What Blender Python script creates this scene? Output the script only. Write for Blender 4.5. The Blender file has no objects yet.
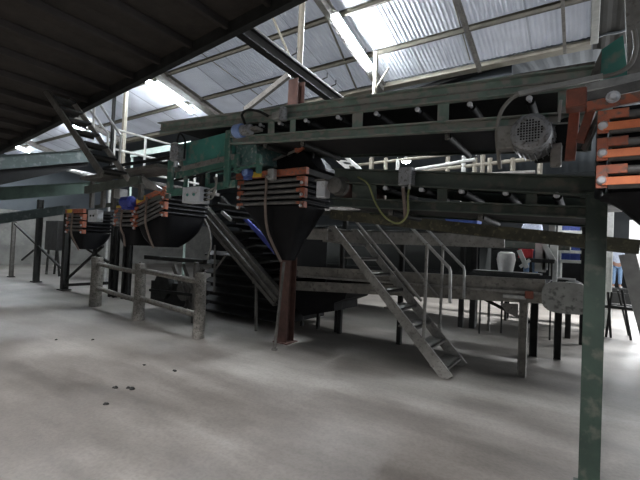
import bpy, bmesh, math, random
from mathutils import Vector, Matrix
random.seed(7)
S = bpy.context.scene
COL = S.collection
V = Vector
# ------------------------------------------------------------------ camera frame (used to survey positions)
FPX = 392.0
_h = math.hypot(583, 392); fx, fy = -392/_h, 583/_h
_p, _r = math.radians(1.17), math.radians(2.5)
CF = V((fx*math.cos(_p), fy*math.cos(_p), math.sin(_p)))
R0 = V((fy, -fx, 0)); U0 = V((-fx*math.sin(_p), -fy*math.sin(_p), math.cos(_p)))
CR = math.cos(_r)*R0 + math.sin(_r)*U0
CU = math.cos(_r)*U0 - math.sin(_r)*R0
CC = V((0, 0, 1.6))
def ray(x, y): return CF + CR*((x-320)/FPX) - CU*((y-240)/FPX)
def aY(x, y, Y): d = ray(x, y); return CC + d*(Y/d.y)
def aX(x, y, X): d = ray(x, y); return CC + d*(X/d.x)
def aZ(x, y, Z=0.0): d = ray(x, y); return CC + d*((Z-1.6)/d.z)

# ------------------------------------------------------------------ materials
MATS = {}
def mat(name, c1, c2=None, rough=0.6, metal=0.0, scale=6.0, bump=0.0, contrast=(0.35, 0.65), c3=None, dust=0.0,
        spec=0.5, emit=None, estr=0.0):
    if name in MATS: return MATS[name]
    m = bpy.data.materials.new(name); m.use_nodes = True
    nt = m.node_tree; N = nt.nodes; L = nt.links
    b = N['Principled BSDF']
    b.inputs['Roughness'].default_value = rough; b.inputs['Metallic'].default_value = metal
    b.inputs['Specular IOR Level'].default_value = spec
    if c2 is None: c2 = tuple(c*0.7 for c in c1)
    tc = N.new('ShaderNodeTexCoord')
    n1 = N.new('ShaderNodeTexNoise'); n1.inputs['Scale'].default_value = scale; n1.inputs['Detail'].default_value = 7
    n1.inputs['Roughness'].default_value = 0.65
    L.new(tc.outputs['Object'], n1.inputs['Vector'])
    r1 = N.new('ShaderNodeValToRGB')
    r1.color_ramp.elements[0].position = contrast[0]; r1.color_ramp.elements[0].color = (*c2, 1)
    r1.color_ramp.elements[1].position = contrast[1]; r1.color_ramp.elements[1].color = (*c1, 1)
    L.new(n1.outputs['Fac'], r1.inputs['Fac'])
    out = r1.outputs['Color']
    if c3 is not None:
        n2 = N.new('ShaderNodeTexNoise'); n2.inputs['Scale'].default_value = scale*3.1; n2.inputs['Detail'].default_value = 8
        L.new(tc.outputs['Object'], n2.inputs['Vector'])
        r2 = N.new('ShaderNodeValToRGB'); r2.color_ramp.elements[0].position = 0.56 - dust*0.2
        r2.color_ramp.elements[1].position = 0.68 - dust*0.2
        L.new(n2.outputs['Fac'], r2.inputs['Fac'])
        mx = N.new('ShaderNodeMix'); mx.data_type = 'RGBA'
        L.new(r2.outputs['Color'], mx.inputs[0]); L.new(out, mx.inputs[6]); mx.inputs[7].default_value = (*c3, 1)
        out = mx.outputs[2]
    L.new(out, b.inputs['Base Color'])
    if bump > 0:
        bp = N.new('ShaderNodeBump'); bp.inputs['Strength'].default_value = bump; bp.inputs['Distance'].default_value = 0.02
        L.new(n1.outputs['Fac'], bp.inputs['Height']); L.new(bp.outputs['Normal'], b.inputs['Normal'])
    if emit:
        b.inputs['Emission Color'].default_value = (*emit, 1); b.inputs['Emission Strength'].default_value = estr
    MATS[name] = m
    return m
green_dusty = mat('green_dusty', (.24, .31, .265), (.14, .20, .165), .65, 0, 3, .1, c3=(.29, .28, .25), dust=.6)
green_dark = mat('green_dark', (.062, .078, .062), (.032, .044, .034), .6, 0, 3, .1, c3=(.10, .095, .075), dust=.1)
green_post = mat('green_post', (.018, .034, .023), (.010, .020, .014), .5, 0, 4, .1, c3=(.045, .05, .038), dust=.1)
teal = mat('teal', (.08, .28, .235), (.05, .20, .165), .38, 0, 2.5, .05, c3=(.22, .26, .22), dust=.1)
slate = mat('slate', (.06, .075, .073), (.038, .05, .048), .75, .0, 2, .05, c3=(.10, .11, .105), dust=.1, spec=.2)
rust = mat('rust_brown', (.13, .065, .05), (.075, .04, .032), .7, 0, 6, .2)
steel_dark = mat('steel_dark', (.030, .030, .028), (.014, .014, .013), .65, .2, 5, .1, spec=.3)
steel_dirty = mat('steel_dirty', (.15, .143, .13), (.085, .08, .07), .6, .2, 7, .2, c3=(.075, .07, .06), dust=.15)
steel_grey = mat('steel_grey', (.29, .28, .255), (.19, .18, .165), .55, .2, 8, .1, c3=(.15, .14, .125), dust=.05)
galv = mat('galvanised', (.45, .45, .43), (.30, .30, .285), .45, .4, 10, .05)
rail_white = mat('rail_white', (.62, .63, .60), (.45, .46, .43), .5, 0, 8, .05)
cream = mat('cream_paint', (.30, .28, .22), (.21, .19, .15), .6, 0, 5, .05)
concrete_post = mat('concrete_post', (.24, .225, .195), (.12, .11, .095), .9, 0, 14, .5, c3=(.07, .065, .055), dust=.15)
rubber = mat('rubber', (.008, .008, .009), (.004, .004, .005), .5, 0, 3, .1, spec=.15)
belt_m = mat('belt', (.014, .013, .012), (.008, .007, .007), .85, 0, 5, .1)
orange = mat('orange_paint', (.50, .15, .075), (.34, .10, .055), .5, 0, 8, .1, c3=(.20, .12, .09), dust=.25)
orange_bright = mat('orange_bright', (.80, .24, .09), (.65, .17, .07), .5, 0, 8, .1)
redrust = mat('red_rust', (.30, .09, .055), (.16, .06, .04), .7, 0, 8, .2)
yellow = mat('yellow_paint', (.75, .52, .06), (.55, .38, .05), .5, 0, 8)
chrome = mat('chrome', (.72, .72, .74), (.55, .55, .56), .3, .35, 8)
pipe_dusty = mat('pipe_dusty', (.17, .165, .155), (.09, .088, .083), .5, .1, 10, .1)
box_white = mat('box_white', (.66, .68, .70), (.55, .57, .60), .4, 0, 5, c3=(.4, .4, .38), dust=0)
cable_grey = mat('cable_grey', (.27, .26, .23), (.18, .17, .15), .6)
cable_yellow = mat('cable_yellow', (.26, .27, .10), (.18, .19, .07), .5)
cable_brown = mat('cable_brown', (.26, .20, .16), (.16, .12, .10), .7)
motor_grey = mat('motor_grey', (.33, .335, .34), (.22, .225, .23), .45, .2, 12, .05, c3=(.12, .115, .105), dust=.15)
motor_blue = mat('motor_blue', (.12, .19, .50), (.09, .14, .38), .45)
blue_light = mat('blue_light', (.30, .42, .75), (.22, .33, .62), .45)
blue_deep = mat('blue_deep', (.05, .07, .35), (.03, .04, .22), .5)
blue_crate_m = mat('blue_crate', (.06, .10, .42), (.04, .07, .28), .5)
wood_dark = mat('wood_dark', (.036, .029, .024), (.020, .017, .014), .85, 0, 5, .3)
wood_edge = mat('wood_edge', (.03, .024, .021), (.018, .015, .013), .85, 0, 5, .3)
wall_conc = mat('wall_concrete', (.20, .20, .185), (.13, .13, .12), .9, 0, 1.6, .1, c3=(.2, .2, .18), dust=.05)
wall_base = mat('wall_base', (.19, .19, .175), (.12, .12, .11), .9, 0, 1.6, .1)
wall_metal = mat('wall_metal', (.085, .10, .11), (.06, .07, .08), .6, .2, .6)
black_ply = mat('black_panel', (.009, .009, .009), (.006, .006, .006), .7, spec=.2)
red_plastic = mat('red_plastic', (.65, .04, .05), (.5, .03, .04), .5)
white_cloth = mat('white_cloth', (.62, .66, .74), (.42, .48, .62), .9, 0, 25)
skin_m = mat('skin', (.35, .2, .14), (.28, .16, .11), .6)
hair_m = mat('hair', (.02, .017, .015), (.01, .01, .01), .7)
jeans = mat('jeans', (.22, .33, .50), (.15, .24, .38), .9, 0, 20)
bin_grey = mat('bin_grey', (.40, .39, .36), (.30, .29, .27), .6)

def floor_mat():
    m = bpy.data.materials.new('concrete_floor'); m.use_nodes = True
    nt = m.node_tree; N = nt.nodes; L = nt.links; b = N['Principled BSDF']
    tc = N.new('ShaderNodeTexCoord')
    mp = N.new('ShaderNodeMapping'); mp.inputs['Rotation'].default_value = (0, 0, math.radians(-8)); mp.inputs['Scale'].default_value = (.35, 1.5, 1)
    L.new(tc.outputs['Object'], mp.inputs['Vector'])
    n1 = N.new('ShaderNodeTexNoise'); n1.inputs['Scale'].default_value = 1.5; n1.inputs['Detail'].default_value = 9; n1.inputs['Roughness'].default_value = .62
    L.new(mp.outputs[0], n1.inputs['Vector'])
    r1 = N.new('ShaderNodeValToRGB'); e = r1.color_ramp.elements
    e[0].position = .3; e[0].color = (.145, .134, .12, 1); e[1].position = .72; e[1].color = (.30, .284, .258, 1)
    e.new(.5).color = (.215, .20, .18, 1)
    L.new(n1.outputs['Fac'], r1.inputs['Fac'])
    n2 = N.new('ShaderNodeTexNoise'); n2.inputs['Scale'].default_value = .55; n2.inputs['Detail'].default_value = 5
    L.new(tc.outputs['Object'], n2.inputs['Vector'])
    r2 = N.new('ShaderNodeValToRGB'); r2.color_ramp.elements[0].position = .35; r2.color_ramp.elements[1].position = .65
    r2.color_ramp.elements[0].color = (.62, .60, .58, 1); r2.color_ramp.elements[1].color = (1.1, 1.1, 1.1, 1)
    L.new(n2.outputs['Fac'], r2.inputs['Fac'])
    mx = N.new('ShaderNodeMix'); mx.data_type = 'RGBA'; mx.blend_type = 'MULTIPLY'; mx.inputs[0].default_value = 1
    L.new(r1.outputs[0], mx.inputs[6]); L.new(r2.outputs[0], mx.inputs[7])
    # fine speckle
    n3 = N.new('ShaderNodeTexNoise'); n3.inputs['Scale'].default_value = 38; n3.inputs['Detail'].default_value = 4
    L.new(tc.outputs['Object'], n3.inputs['Vector'])
    r3 = N.new('ShaderNodeValToRGB'); r3.color_ramp.elements[0].position = .3; r3.color_ramp.elements[0].color = (.82, .82, .82, 1); r3.color_ramp.elements[1].position = .6
    L.new(n3.outputs['Fac'], r3.inputs['Fac'])
    mx2 = N.new('ShaderNodeMix'); mx2.data_type = 'RGBA'; mx2.blend_type = 'MULTIPLY'; mx2.inputs[0].default_value = 1
    L.new(mx.outputs[2], mx2.inputs[6]); L.new(r3.outputs[0], mx2.inputs[7])
    L.new(mx2.outputs[2], b.inputs['Base Color'])
    rr = N.new('ShaderNodeMapRange'); rr.inputs[3].default_value = .35; rr.inputs[4].default_value = .7
    L.new(n1.outputs['Fac'], rr.inputs[0]); L.new(rr.outputs[0], b.inputs['Roughness'])
    bp = N.new('ShaderNodeBump'); bp.inputs['Strength'].default_value = .15; bp.inputs['Distance'].default_value = .01
    L.new(n3.outputs['Fac'], bp.inputs['Height']); L.new(bp.outputs[0], b.inputs['Normal'])
    return m
def roof_mat():
    m = bpy.data.materials.new('roof_sheet'); m.use_nodes = True
    nt = m.node_tree; N = nt.nodes; L = nt.links; b = N['Principled BSDF']
    tc = N.new('ShaderNodeTexCoord'); sp = N.new('ShaderNodeSeparateXYZ'); L.new(tc.outputs['Object'], sp.inputs[0])
    # sheets 1.05 m wide, each with its own tone
    dv = N.new('ShaderNodeMath'); dv.operation = 'DIVIDE'; dv.inputs[1].default_value = 1.05; L.new(sp.outputs[0], dv.inputs[0])
    fl = N.new('ShaderNodeMath'); fl.operation = 'FLOOR'; L.new(dv.outputs[0], fl.inputs[0])
    wn = N.new('ShaderNodeTexWhiteNoise'); wn.noise_dimensions = '1D'; L.new(fl.outputs[0], wn.inputs['W'])
    r = N.new('ShaderNodeValToRGB'); e = r.color_ramp.elements
    e[0].position = 0; e[0].color = (.62, .64, .68, 1); e[1].position = 1; e[1].color = (.84, .86, .90, 1)
    L.new(wn.outputs['Value'], r.inputs['Fac'])
    fr = N.new('ShaderNodeMath'); fr.operation = 'FRACT'; L.new(dv.outputs[0], fr.inputs[0])
    gt = N.new('ShaderNodeMath'); gt.operation = 'GREATER_THAN'; gt.inputs[1].default_value = .03; L.new(fr.outputs[0], gt.inputs[0])
    mr = N.new('ShaderNodeMapRange'); mr.inputs[3].default_value = .45; L.new(gt.outputs[0], mr.inputs[0])
    mx = N.new('ShaderNodeMix'); mx.data_type = 'RGBA'; mx.blend_type = 'MULTIPLY'; mx.inputs[0].default_value = 1
    L.new(r.outputs[0], mx.inputs[6]); L.new(mr.outputs[0], mx.inputs[7])
    n = N.new('ShaderNodeTexNoise'); n.inputs['Scale'].default_value = 1.5; n.inputs['Detail'].default_value = 6; L.new(tc.outputs['Object'], n.inputs['Vector'])
    r2 = N.new('ShaderNodeValToRGB'); r2.color_ramp.elements[0].color = (.75, .75, .75, 1); r2.color_ramp.elements[0].position = .3; r2.color_ramp.elements[1].position = .6
    L.new(n.outputs['Fac'], r2.inputs['Fac'])
    mx2 = N.new('ShaderNodeMix'); mx2.data_type = 'RGBA'; mx2.blend_type = 'MULTIPLY'; mx2.inputs[0].default_value = 1
    L.new(mx.outputs[2], mx2.inputs[6]); L.new(r2.outputs[0], mx2.inputs[7])
    L.new(mx2.outputs[2], b.inputs['Base Color']); b.inputs['Roughness'].default_value = .45
    tr = N.new('ShaderNodeBsdfTranslucent'); tr.inputs['Color'].default_value = (.80, .86, 1, 1)
    ms = N.new('ShaderNodeMixShader'); ms.inputs[0].default_value = .10
    L.new(b.outputs[0], ms.inputs[1]); L.new(tr.outputs[0], ms.inputs[2]); L.new(ms.outputs[0], N['Material Output'].inputs['Surface'])
    return m
floor_m, roof_m = floor_mat(), roof_mat()
def emis(name, col, s):
    m = bpy.data.materials.new(name); m.use_nodes = True; b = m.node_tree.nodes['Principled BSDF']
    b.inputs['Base Color'].default_value = (.9, .9, .9, 1)
    b.inputs['Emission Color'].default_value = (*col, 1); b.inputs['Emission Strength'].default_value = s
    return m
tube_glow = emis('tube_glow', (.86, .93, 1.0), 170)
tube_dim = emis('tube_glow_soft', (.9, .94, 1.0), 12)
bulb_glow = emis('bulb_glow', (.9, .95, 1.0), 40)

# ------------------------------------------------------------------ mesh helpers
class MB:
    def __init__(s): s.v = []; s.f = []
    def add(s, vs, fs):
        o = len(s.v); s.v += [V(p) for p in vs]; s.f += [tuple(i+o for i in f) for f in fs]; return s
    def box(s, x0, x1, y0, y1, z0, z1):
        if x0 > x1: x0, x1 = x1, x0
        if y0 > y1: y0, y1 = y1, y0
        if z0 > z1: z0, z1 = z1, z0
        c = min(x1-x0, y1-y0, z1-z0)*.12; c = min(c, .008)
        # chamfered on the four long vertical-plane edges: simple 24-vertex chamfer box
        xs, ys, zs = (x0, x1), (y0, y1), (z0, z1)
        vs = []; idx = {}
        for i in (0, 1):
            for j in (0, 1):
                for k in (0, 1):
                    sx, sy, sz = (1, -1)[i]*c, (1, -1)[j]*c, (1, -1)[k]*c
                    idx[i, j, k, 'x'] = len(vs); vs.append((xs[i], ys[j]+sy, zs[k]+sz))
                    idx[i, j, k, 'y'] = len(vs); vs.append((xs[i]+sx, ys[j], zs[k]+sz))
                    idx[i, j, k, 'z'] = len(vs); vs.append((xs[i]+sx, ys[j]+sy, zs[k]))
        g = lambda i, j, k, a: idx[i, j, k, a]
        fs = []
        fs.append([g(0,0,0,'x'), g(0,0,1,'x'), g(0,1,1,'x'), g(0,1,0,'x')]); fs.append([g(1,0,0,'x'), g(1,1,0,'x'), g(1,1,1,'x'), g(1,0,1,'x')])
        fs.append([g(0,0,0,'y'), g(1,0,0,'y'), g(1,0,1,'y'), g(0,0,1,'y')]); fs.append([g(0,1,0,'y'), g(0,1,1,'y'), g(1,1,1,'y'), g(1,1,0,'y')])
        fs.append([g(0,0,0,'z'), g(0,1,0,'z'), g(1,1,0,'z'), g(1,0,0,'z')]); fs.append([g(0,0,1,'z'), g(1,0,1,'z'), g(1,1,1,'z'), g(0,1,1,'z')])
        for j in (0,1):
            for k in (0,1): fs.append([g(0,j,k,'y'), g(1,j,k,'y'), g(1,j,k,'z'), g(0,j,k,'z')])
        for i in (0,1):
            for k in (0,1): fs.append([g(i,0,k,'x'), g(i,1,k,'x'), g(i,1,k,'z'), g(i,0,k,'z')])
        for i in (0,1):
            for j in (0,1): fs.append([g(i,j,0,'x'), g(i,j,1,'x'), g(i,j,1,'y'), g(i,j,0,'y')])
        for i in (0,1):
            for j in (0,1):
                for k in (0,1): fs.append([g(i,j,k,'x'), g(i,j,k,'y'), g(i,j,k,'z')])
        return s.add(vs, fs)
    def prism(s, pts, vec):
        """polygon pts (3D) extruded along vec"""
        n = len(pts); vec = V(vec); vs = [V(p) for p in pts] + [V(p)+vec for p in pts]
        fs = [tuple(range(n)), tuple(range(2*n-1, n-1, -1))]
        fs += [(i, i+n, (i+1) % n+n, (i+1) % n) for i in range(n)]
        return s.add(vs, fs)
    def frame(s, p0, p1, up=(0,0,1)):
        d = (V(p1)-V(p0)).normalized(); up = V(up)
        if abs(d.dot(up)) > .95: up = V((0,1,0))
        side = d.cross(up).normalized(); u = side.cross(d).normalized(); return d, side, u
    def prof(s, p0, p1, poly, up=(0,0,1)):
        d, a, b = s.frame(p0, p1, up); p0, p1 = V(p0), V(p1)
        return s.prism([p0+a*x+b*y for x, y in poly], p1-p0)
    def bar(s, p0, p1, w, h=None, up=(0,0,1)):
        h = w if h is None else h; w /= 2; h /= 2; c = min(w, h)*.15
        return s.prof(p0, p1, [(-w+c,-h),(w-c,-h),(w,-h+c),(w,h-c),(w-c,h),(-w+c,h),(-w,h-c),(-w,-h+c)], up)
    def ibeam(s, p0, p1, w, h, t=.012, up=(0,0,1)):
        a, b = w/2, h/2; k = t*.45
        return s.prof(p0, p1, [(-a,-b),(a,-b),(a,-b+t),(k,-b+t),(k,b-t),(a,b-t),(a,b),(-a,b),(-a,b-t),(-k,b-t),(-k,-b+t),(-a,-b+t)], up)
    def chan(s, p0, p1, w, h, t=.012, up=(0,0,1), flip=1):
        """channel: web h tall, flanges w deep to the side"""
        b = h/2; f = flip
        return s.prof(p0, p1, [(0,-b),(w*f,-b),(w*f,-b+t),(t*f,-b+t),(t*f,b-t),(w*f,b-t),(w*f,b),(0,b)], up)
    def tube(s, pts, r, n=10, cap=True):
        pts = [V(p) for p in pts]; rings = []
        nrm = None
        rr = r if isinstance(r, (list, tuple)) else [r]*len(pts)
        for i, p in enumerate(pts):
            if i == 0: d = pts[1]-p
            elif i == len(pts)-1: d = p-pts[i-1]
            else: d = (pts[i+1]-pts[i-1])
            d.normalize()
            if nrm is None:
                a = V((0,0,1)) if abs(d.z) < .9 else V((1,0,0)); nrm = (a-d*a.dot(d)).normalized()
            else: nrm = (nrm-d*nrm.dot(d)).normalized()
            b = d.cross(nrm); rings.append([p+(nrm*math.cos(t)+b*math.sin(t))*rr[i] for t in [2*math.pi*k/n for k in range(n)]])
        vs = [q for rg in rings for q in rg]; fs = []
        for i in range(len(pts)-1):
            for k in range(n): fs.append((i*n+k, i*n+(k+1) % n, (i+1)*n+(k+1) % n, (i+1)*n+k))
        if cap: fs += [tuple(range(n-1, -1, -1)), tuple((len(pts)-1)*n+k for k in range(n))]
        return s.add(vs, fs)
    def sheet(s, grid, thick):
        """grid[i][j] of points, given thickness vector"""
        n, m = len(grid), len(grid[0]); t = V(thick)
        vs = [V(p) for r in grid for p in r]; vs += [p+t for p in vs]; o = n*m; fs = []
        for i in range(n-1):
            for j in range(m-1):
                a, b, c, d = i*m+j, i*m+j+1, (i+1)*m+j+1, (i+1)*m+j
                fs += [(a, b, c, d), (d+o, c+o, b+o, a+o)]
        for j in range(m-1):
            fs += [(j+1, j, j+o, j+1+o), ((n-1)*m+j, (n-1)*m+j+1, (n-1)*m+j+1+o, (n-1)*m+j+o)]
        for i in range(n-1):
            fs += [(i*m, (i+1)*m, (i+1)*m+o, i*m+o), ((i+1)*m+m-1, i*m+m-1, i*m+m-1+o, (i+1)*m+m-1+o)]
        return s.add(vs, fs)
    def build(s, name, m, parent=None, smooth=False):
        o_ = V((0,0,0))
        if parent is not None:
            q = parent
            while q is not None: o_ = o_ + q.location; q = q.parent
        me = bpy.data.meshes.new(name)
        if parent is None:
            xs = [p.x for p in s.v]; ys = [p.y for p in s.v]; zs = [p.z for p in s.v]
            loc = V(((min(xs)+max(xs))/2, (min(ys)+max(ys))/2, min(zs)))
            me.from_pydata([p-loc for p in s.v], [], s.f)
        else:
            loc = V((0,0,0)); me.from_pydata([p-o_ for p in s.v], [], s.f)
        bm = bmesh.new(); bm.from_mesh(me); bmesh.ops.recalc_face_normals(bm, faces=bm.faces); bm.to_mesh(me); bm.free()
        me.materials.append(m)
        if smooth:
            for p in me.polygons: p.use_smooth = True
            try: me.set_sharp_from_angle(angle=math.radians(40))
            except Exception: pass
        o = bpy.data.objects.new(name, me); COL.objects.link(o); o.location = loc
        if parent is not None: o.parent = parent
        return o
def tag(o, label, cat, group=None, kind=None):
    o['label'] = label; o['category'] = cat
    if group: o['group'] = group
    if kind: o['kind'] = kind
    return o
def thing(name, loc, label, cat, group=None):
    o = bpy.data.objects.new(name, None); COL.objects.link(o); o.location = V(loc); o.empty_display_size = .1
    return tag(o, label, cat, group)
def struct(o):
    o['kind'] = 'structure'; return o
def smooth_path(pts, n=6):
    pts = [V(p) for p in pts]; out = []
    for i in range(len(pts)-1):
        p0 = pts[max(i-1, 0)]; p1 = pts[i]; p2 = pts[i+1]; p3 = pts[min(i+2, len(pts)-1)]
        for k in range(n):
            t = k/n; out.append(.5*((2*p1)+(p2-p0)*t+(2*p0-5*p1+4*p2-p3)*t*t+(3*p1-p0-3*p2+p3)*t**3))
    out.append(pts[-1]); return out
def line_z(A, B):
    """z on the line A->B at a given X"""
    return lambda X: A.z+(B.z-A.z)*(X-A.x)/(B.x-A.x)

# ================================================================== SETTING
def mark(name, mb, m): return struct(mb.build(name, m))
EAVE_Y = 8.35; RK = .242; RZ0 = 7.6
def rz(Y): return RZ0-RK*Y if Y > -4 else RZ0+RK*4+RK*(Y+4)
XL = -25.0
g = MB(); g.add([(XL-1, -9, 0), (9, -9, 0), (9, 24, 0), (XL-1, 24, 0), (XL-1, -9, -.2), (9, -9, -.2), (9, 24, -.2), (XL-1, 24, -.2)],
                [(0,1,2,3), (7,6,5,4), (0,4,5,1), (1,5,6,2), (2,6,7,3), (3,7,4,0)])
mark('floor', g, floor_m)
# corrugated sheets over the front bay
def corrugated(name, x0, x1, ys, zf, m, pitch=.105, amp=.013, thin=False):
    n = int((x1-x0)/pitch*4); grid = []
    for i in range(n+1):
        X = x0+(x1-x0)*i/n; a = amp*math.sin(i*math.pi/2+.78)*1.3
        grid.append([V((X, y, zf(y)+a)) for y in ys])
    g = MB()
    if thin:
        mlen = len(ys); g.add([p for r in grid for p in r], [(i*mlen+j, i*mlen+j+1, (i+1)*mlen+j+1, (i+1)*mlen+j) for i in range(n) for j in range(mlen-1)])
    else: g.sheet(grid, (0, 0, .03))
    return mark(name, g, m)
corrugated('ceiling', XL, 0.03, [-4, EAVE_Y], rz, roof_m, .08, .005, True)
corrugated('ceiling_near_slope', XL, 9, [-9.5, -4], rz, roof_m, .08, .005, True)
corrugated('ceiling_right_bay', 0.05, 9, [-4, EAVE_Y+.4], lambda y: rz(y)+.02, mat('unlit_sheet', (.10, .10, .095), (.06, .06, .058), .7, .1, 1), .25)  # unlit bay: its darkness is put into the sheet colour
# rear bay roof; its dark sheet colour stands in for the bay being unlit
def rz2(y): return 5.55+(y-EAVE_Y)*.26 if y < 14.6 else 5.55+(14.6-EAVE_Y)*.26-(y-14.6)*.24
corrugated('ceiling_rear_bay', XL, 9, [EAVE_Y, 14.6, 21.6], rz2, wall_metal, .3, .006)
# valley gutter / eave trim
g = MB(); g.chan((XL, EAVE_Y, 5.50), (.03, EAVE_Y, 5.50), .22, .09, .008, flip=-1); mark('trim_1', g, cream)
g = MB(); g.bar((.07, -4, rz(-4)-.06), (.07, EAVE_Y, rz(EAVE_Y)-.06), .12, .2); mark('trim_2', g, rail_white)
# walls
g = MB(); g.box(XL-.3, XL, -9, 24, 0, 1.05); mark('wall_left_base', g, wall_base)
g = MB(); g.box(XL-.3, XL, -9, 24, 1.05, 2.9); mark('wall_left', g, wall_conc)
g = MB(); g.box(XL-.3, XL, -9, 24, 2.9, 9); mark('wall_left_upper', g, wall_metal)
g = MB(); dx0 = aY(629, 240, 21.3).x; g.box(XL, dx0, 21.3, 21.6, 0, 5.62); g.box(dx0, 9, 21.3, 21.6, 3.4, 5.62); g.box(dx0+3.4, 9, 21.3, 21.6, 0, 3.4); mark('wall_rear', g, mat('wall_rear_sheet', (.05, .056, .06), (.035, .04, .043), .7, .1, .6))
g = MB(); g.box(XL, 9, -9.5, -9.2, 0, 6.8); mark('wall_behind', g, wall_conc)
g = MB(); g.box(-1.0, 3.1, 16.4, 16.6, 0, .16); mark('trim_3', g, steel_dark)

# purlins
purlin_m = mat('purlin', (.14, .13, .10), (.09, .083, .066), .6, .1, 5)
for i, Y in enumerate([1.6, 2.75, 3.9, 5.05, 6.2, 7.35]):
    g = MB(); z = rz(Y)-.10; g.chan((XL, Y, z+.02), (0.0, Y, z+.02), .05, .11, .008)
    tag(g.build('roof_purlin', purlin_m), 'olive grey steel purlin running the length of the roof, %s' %
        ['nearest the viewer', 'second from the viewer', 'third from the viewer', 'fourth from the viewer',
         'fifth, near the tube lamps', 'sixth, closest to the low eave'][i], 'roof beam', 'purlins under the sheet roof')
# rafters and roof braces
for i, (X, w, h) in enumerate([(-1.85, .07, .12), (-4.0, .12, .22), (-9.3, .28, .2), (-15.0, .14, .2), (-20.5, .14, .2), (-.37, .05, .07)]):
    g = MB(); g.ibeam((X, -4, rz(-4)-.2), (X, EAVE_Y, rz(EAVE_Y)-.2 if 0 else rz(EAVE_Y)-.19), w, h, .012)
    tag(g.build('roof_rafter', steel_grey), 'grey sloping roof rafter, %s' % ['second from the right end of the white roof', 'beside the nearest tube lamp',
        'wide one over the teal hopper', 'past the second tube lamp', 'deepest on the left', 'slender one next to the right roof edge'][i], 'rafter', 'rafters')
def rf(x, y, dz=.03):
    d = ray(x, y); tt_ = (RZ0-dz-1.6)/(d.z+RK*d.y); return CC+d*tt_
for i, (a, b, r) in enumerate([(rf(190,45,.014), rf(272,105,.014), .012), (rf(319,0,.09), rf(359,95,.02), .022), (rf(266,2,.16), aY(290,57,5.2), .022), (rf(453,0,.014), rf(470,60,.014), .012)]):
    g = MB(); g.tube([a, b], r, 8)
    tag(g.build('tie_rod', cream), 'thin pale tie rod under the roof sheets, %s' % ['left of the brown column', 'just left of the nearest tube lamp', 'left of the vertical pipe above the column', 'over the middle of the long conveyor'][i], 'rod')
# tube lamps
for i, X in enumerate([-3.9, -9.8, -15.7, -21.6]):
    Y0, Y1 = 5.93, 7.5; o = V((X, 6.93, rz(6.93)-.25))
    t = thing('tube_lamp', o, ['bright twin tube lamp nearest the camera, right of the brown column', 'bright tube lamp over the left of the teal hopper box',
              'tube lamp seen past the small white railed stair', 'farthest tube lamp, low over the left green beams'][i], 'lamp', 'fluorescent lamps under the roof')
    d = .24
    g = MB(); g.bar((X, Y0, rz(Y0)-d), (X, Y1, rz(Y1)-d), .16, .05); g.build('housing', galv, t)
    for s in (-.05, .05):
        g = MB(); g.tube([(X+s, Y0+.04, rz(Y0)-d-.055), (X+s, Y1-.04, rz(Y1)-d-.055)], .032, 12); g.build('tube', tube_glow, t)
    g = MB()
    for Yq in (Y0+.3, Y1-.3): g.tube([(X, Yq, rz(Yq)-d), (X, Yq, rz(Yq)-.02)], .008, 6)
    g.build('hanger', steel_grey, t)
# round lamps far in the rear bay
for i, (x, y) in enumerate([(397, 154), (406, 161)]):
    p = aY(x, y, 13.5+i*.6)
    t = thing('high_bay_lamp', p, ['far round bright lamp over the rear walkway, upper left one', 'far round bright lamp over the rear walkway, lower right one'][i], 'lamp', 'round lamps in the rear bay')
    g = MB(); g.tube([p+V((0,0,.16)), p+V((0,0,.05)), p], [.06, .16, .2], 16); g.build('shade', galv, t)
    g = MB(); g.tube([p+V((0,0,-.005)), p+V((0,0,-.05)), p+V((0,0,-.09))], [.17, .14, .05], 16); g.build('lens', bulb_glow, t)
    g = MB(); g.tube([p+V((0,0,.16)), V((p.x, p.y, rz2(p.y)-.01))], .01, 6); g.build('hanger', steel_dark, t)

# ================================================================== PLATFORM OVERHEAD (planked gallery)
A, B = aY(0, 147, 3.2), aY(275, 0, 3.2)
pz = line_z(A, B)
X0, X1 = -11.2, 1.2; YN, YF = -.6, 3.2
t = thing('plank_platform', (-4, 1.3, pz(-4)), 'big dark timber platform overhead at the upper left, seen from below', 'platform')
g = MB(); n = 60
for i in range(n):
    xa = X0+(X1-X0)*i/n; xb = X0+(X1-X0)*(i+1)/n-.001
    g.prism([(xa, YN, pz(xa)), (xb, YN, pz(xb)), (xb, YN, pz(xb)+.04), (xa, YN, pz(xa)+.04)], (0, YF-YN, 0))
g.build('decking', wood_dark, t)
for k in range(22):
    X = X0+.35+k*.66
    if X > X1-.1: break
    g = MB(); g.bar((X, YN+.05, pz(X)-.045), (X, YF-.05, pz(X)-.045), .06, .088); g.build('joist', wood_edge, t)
for Y in (YF, 1.05):
    g = MB(); g.ibeam((X0, Y-.03, pz(X0)-.08), (X1, Y-.03, pz(X1)-.08), .09, .2, .014, up=(0,0,1)); g.build('edge_beam', steel_dark, t)
# support posts of the platform reach the floor out of frame on the near side
for X in (-11.05, .9):
    g = MB(); g.ibeam((X, .5, 0), (X, .5, pz(X)-.09), .12, .12, .012); g.build('post', steel_dark, t)
p = aY(2, 60, 1.2); q = aY(30, 5, 1.2)
g = MB(); g.bar((-5.2, 1.2, pz(-5.2)-.22), (-2.0, 1.0, pz(-2.0)-.22), .05, .12); g.build('handrail', slate, t)

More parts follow.
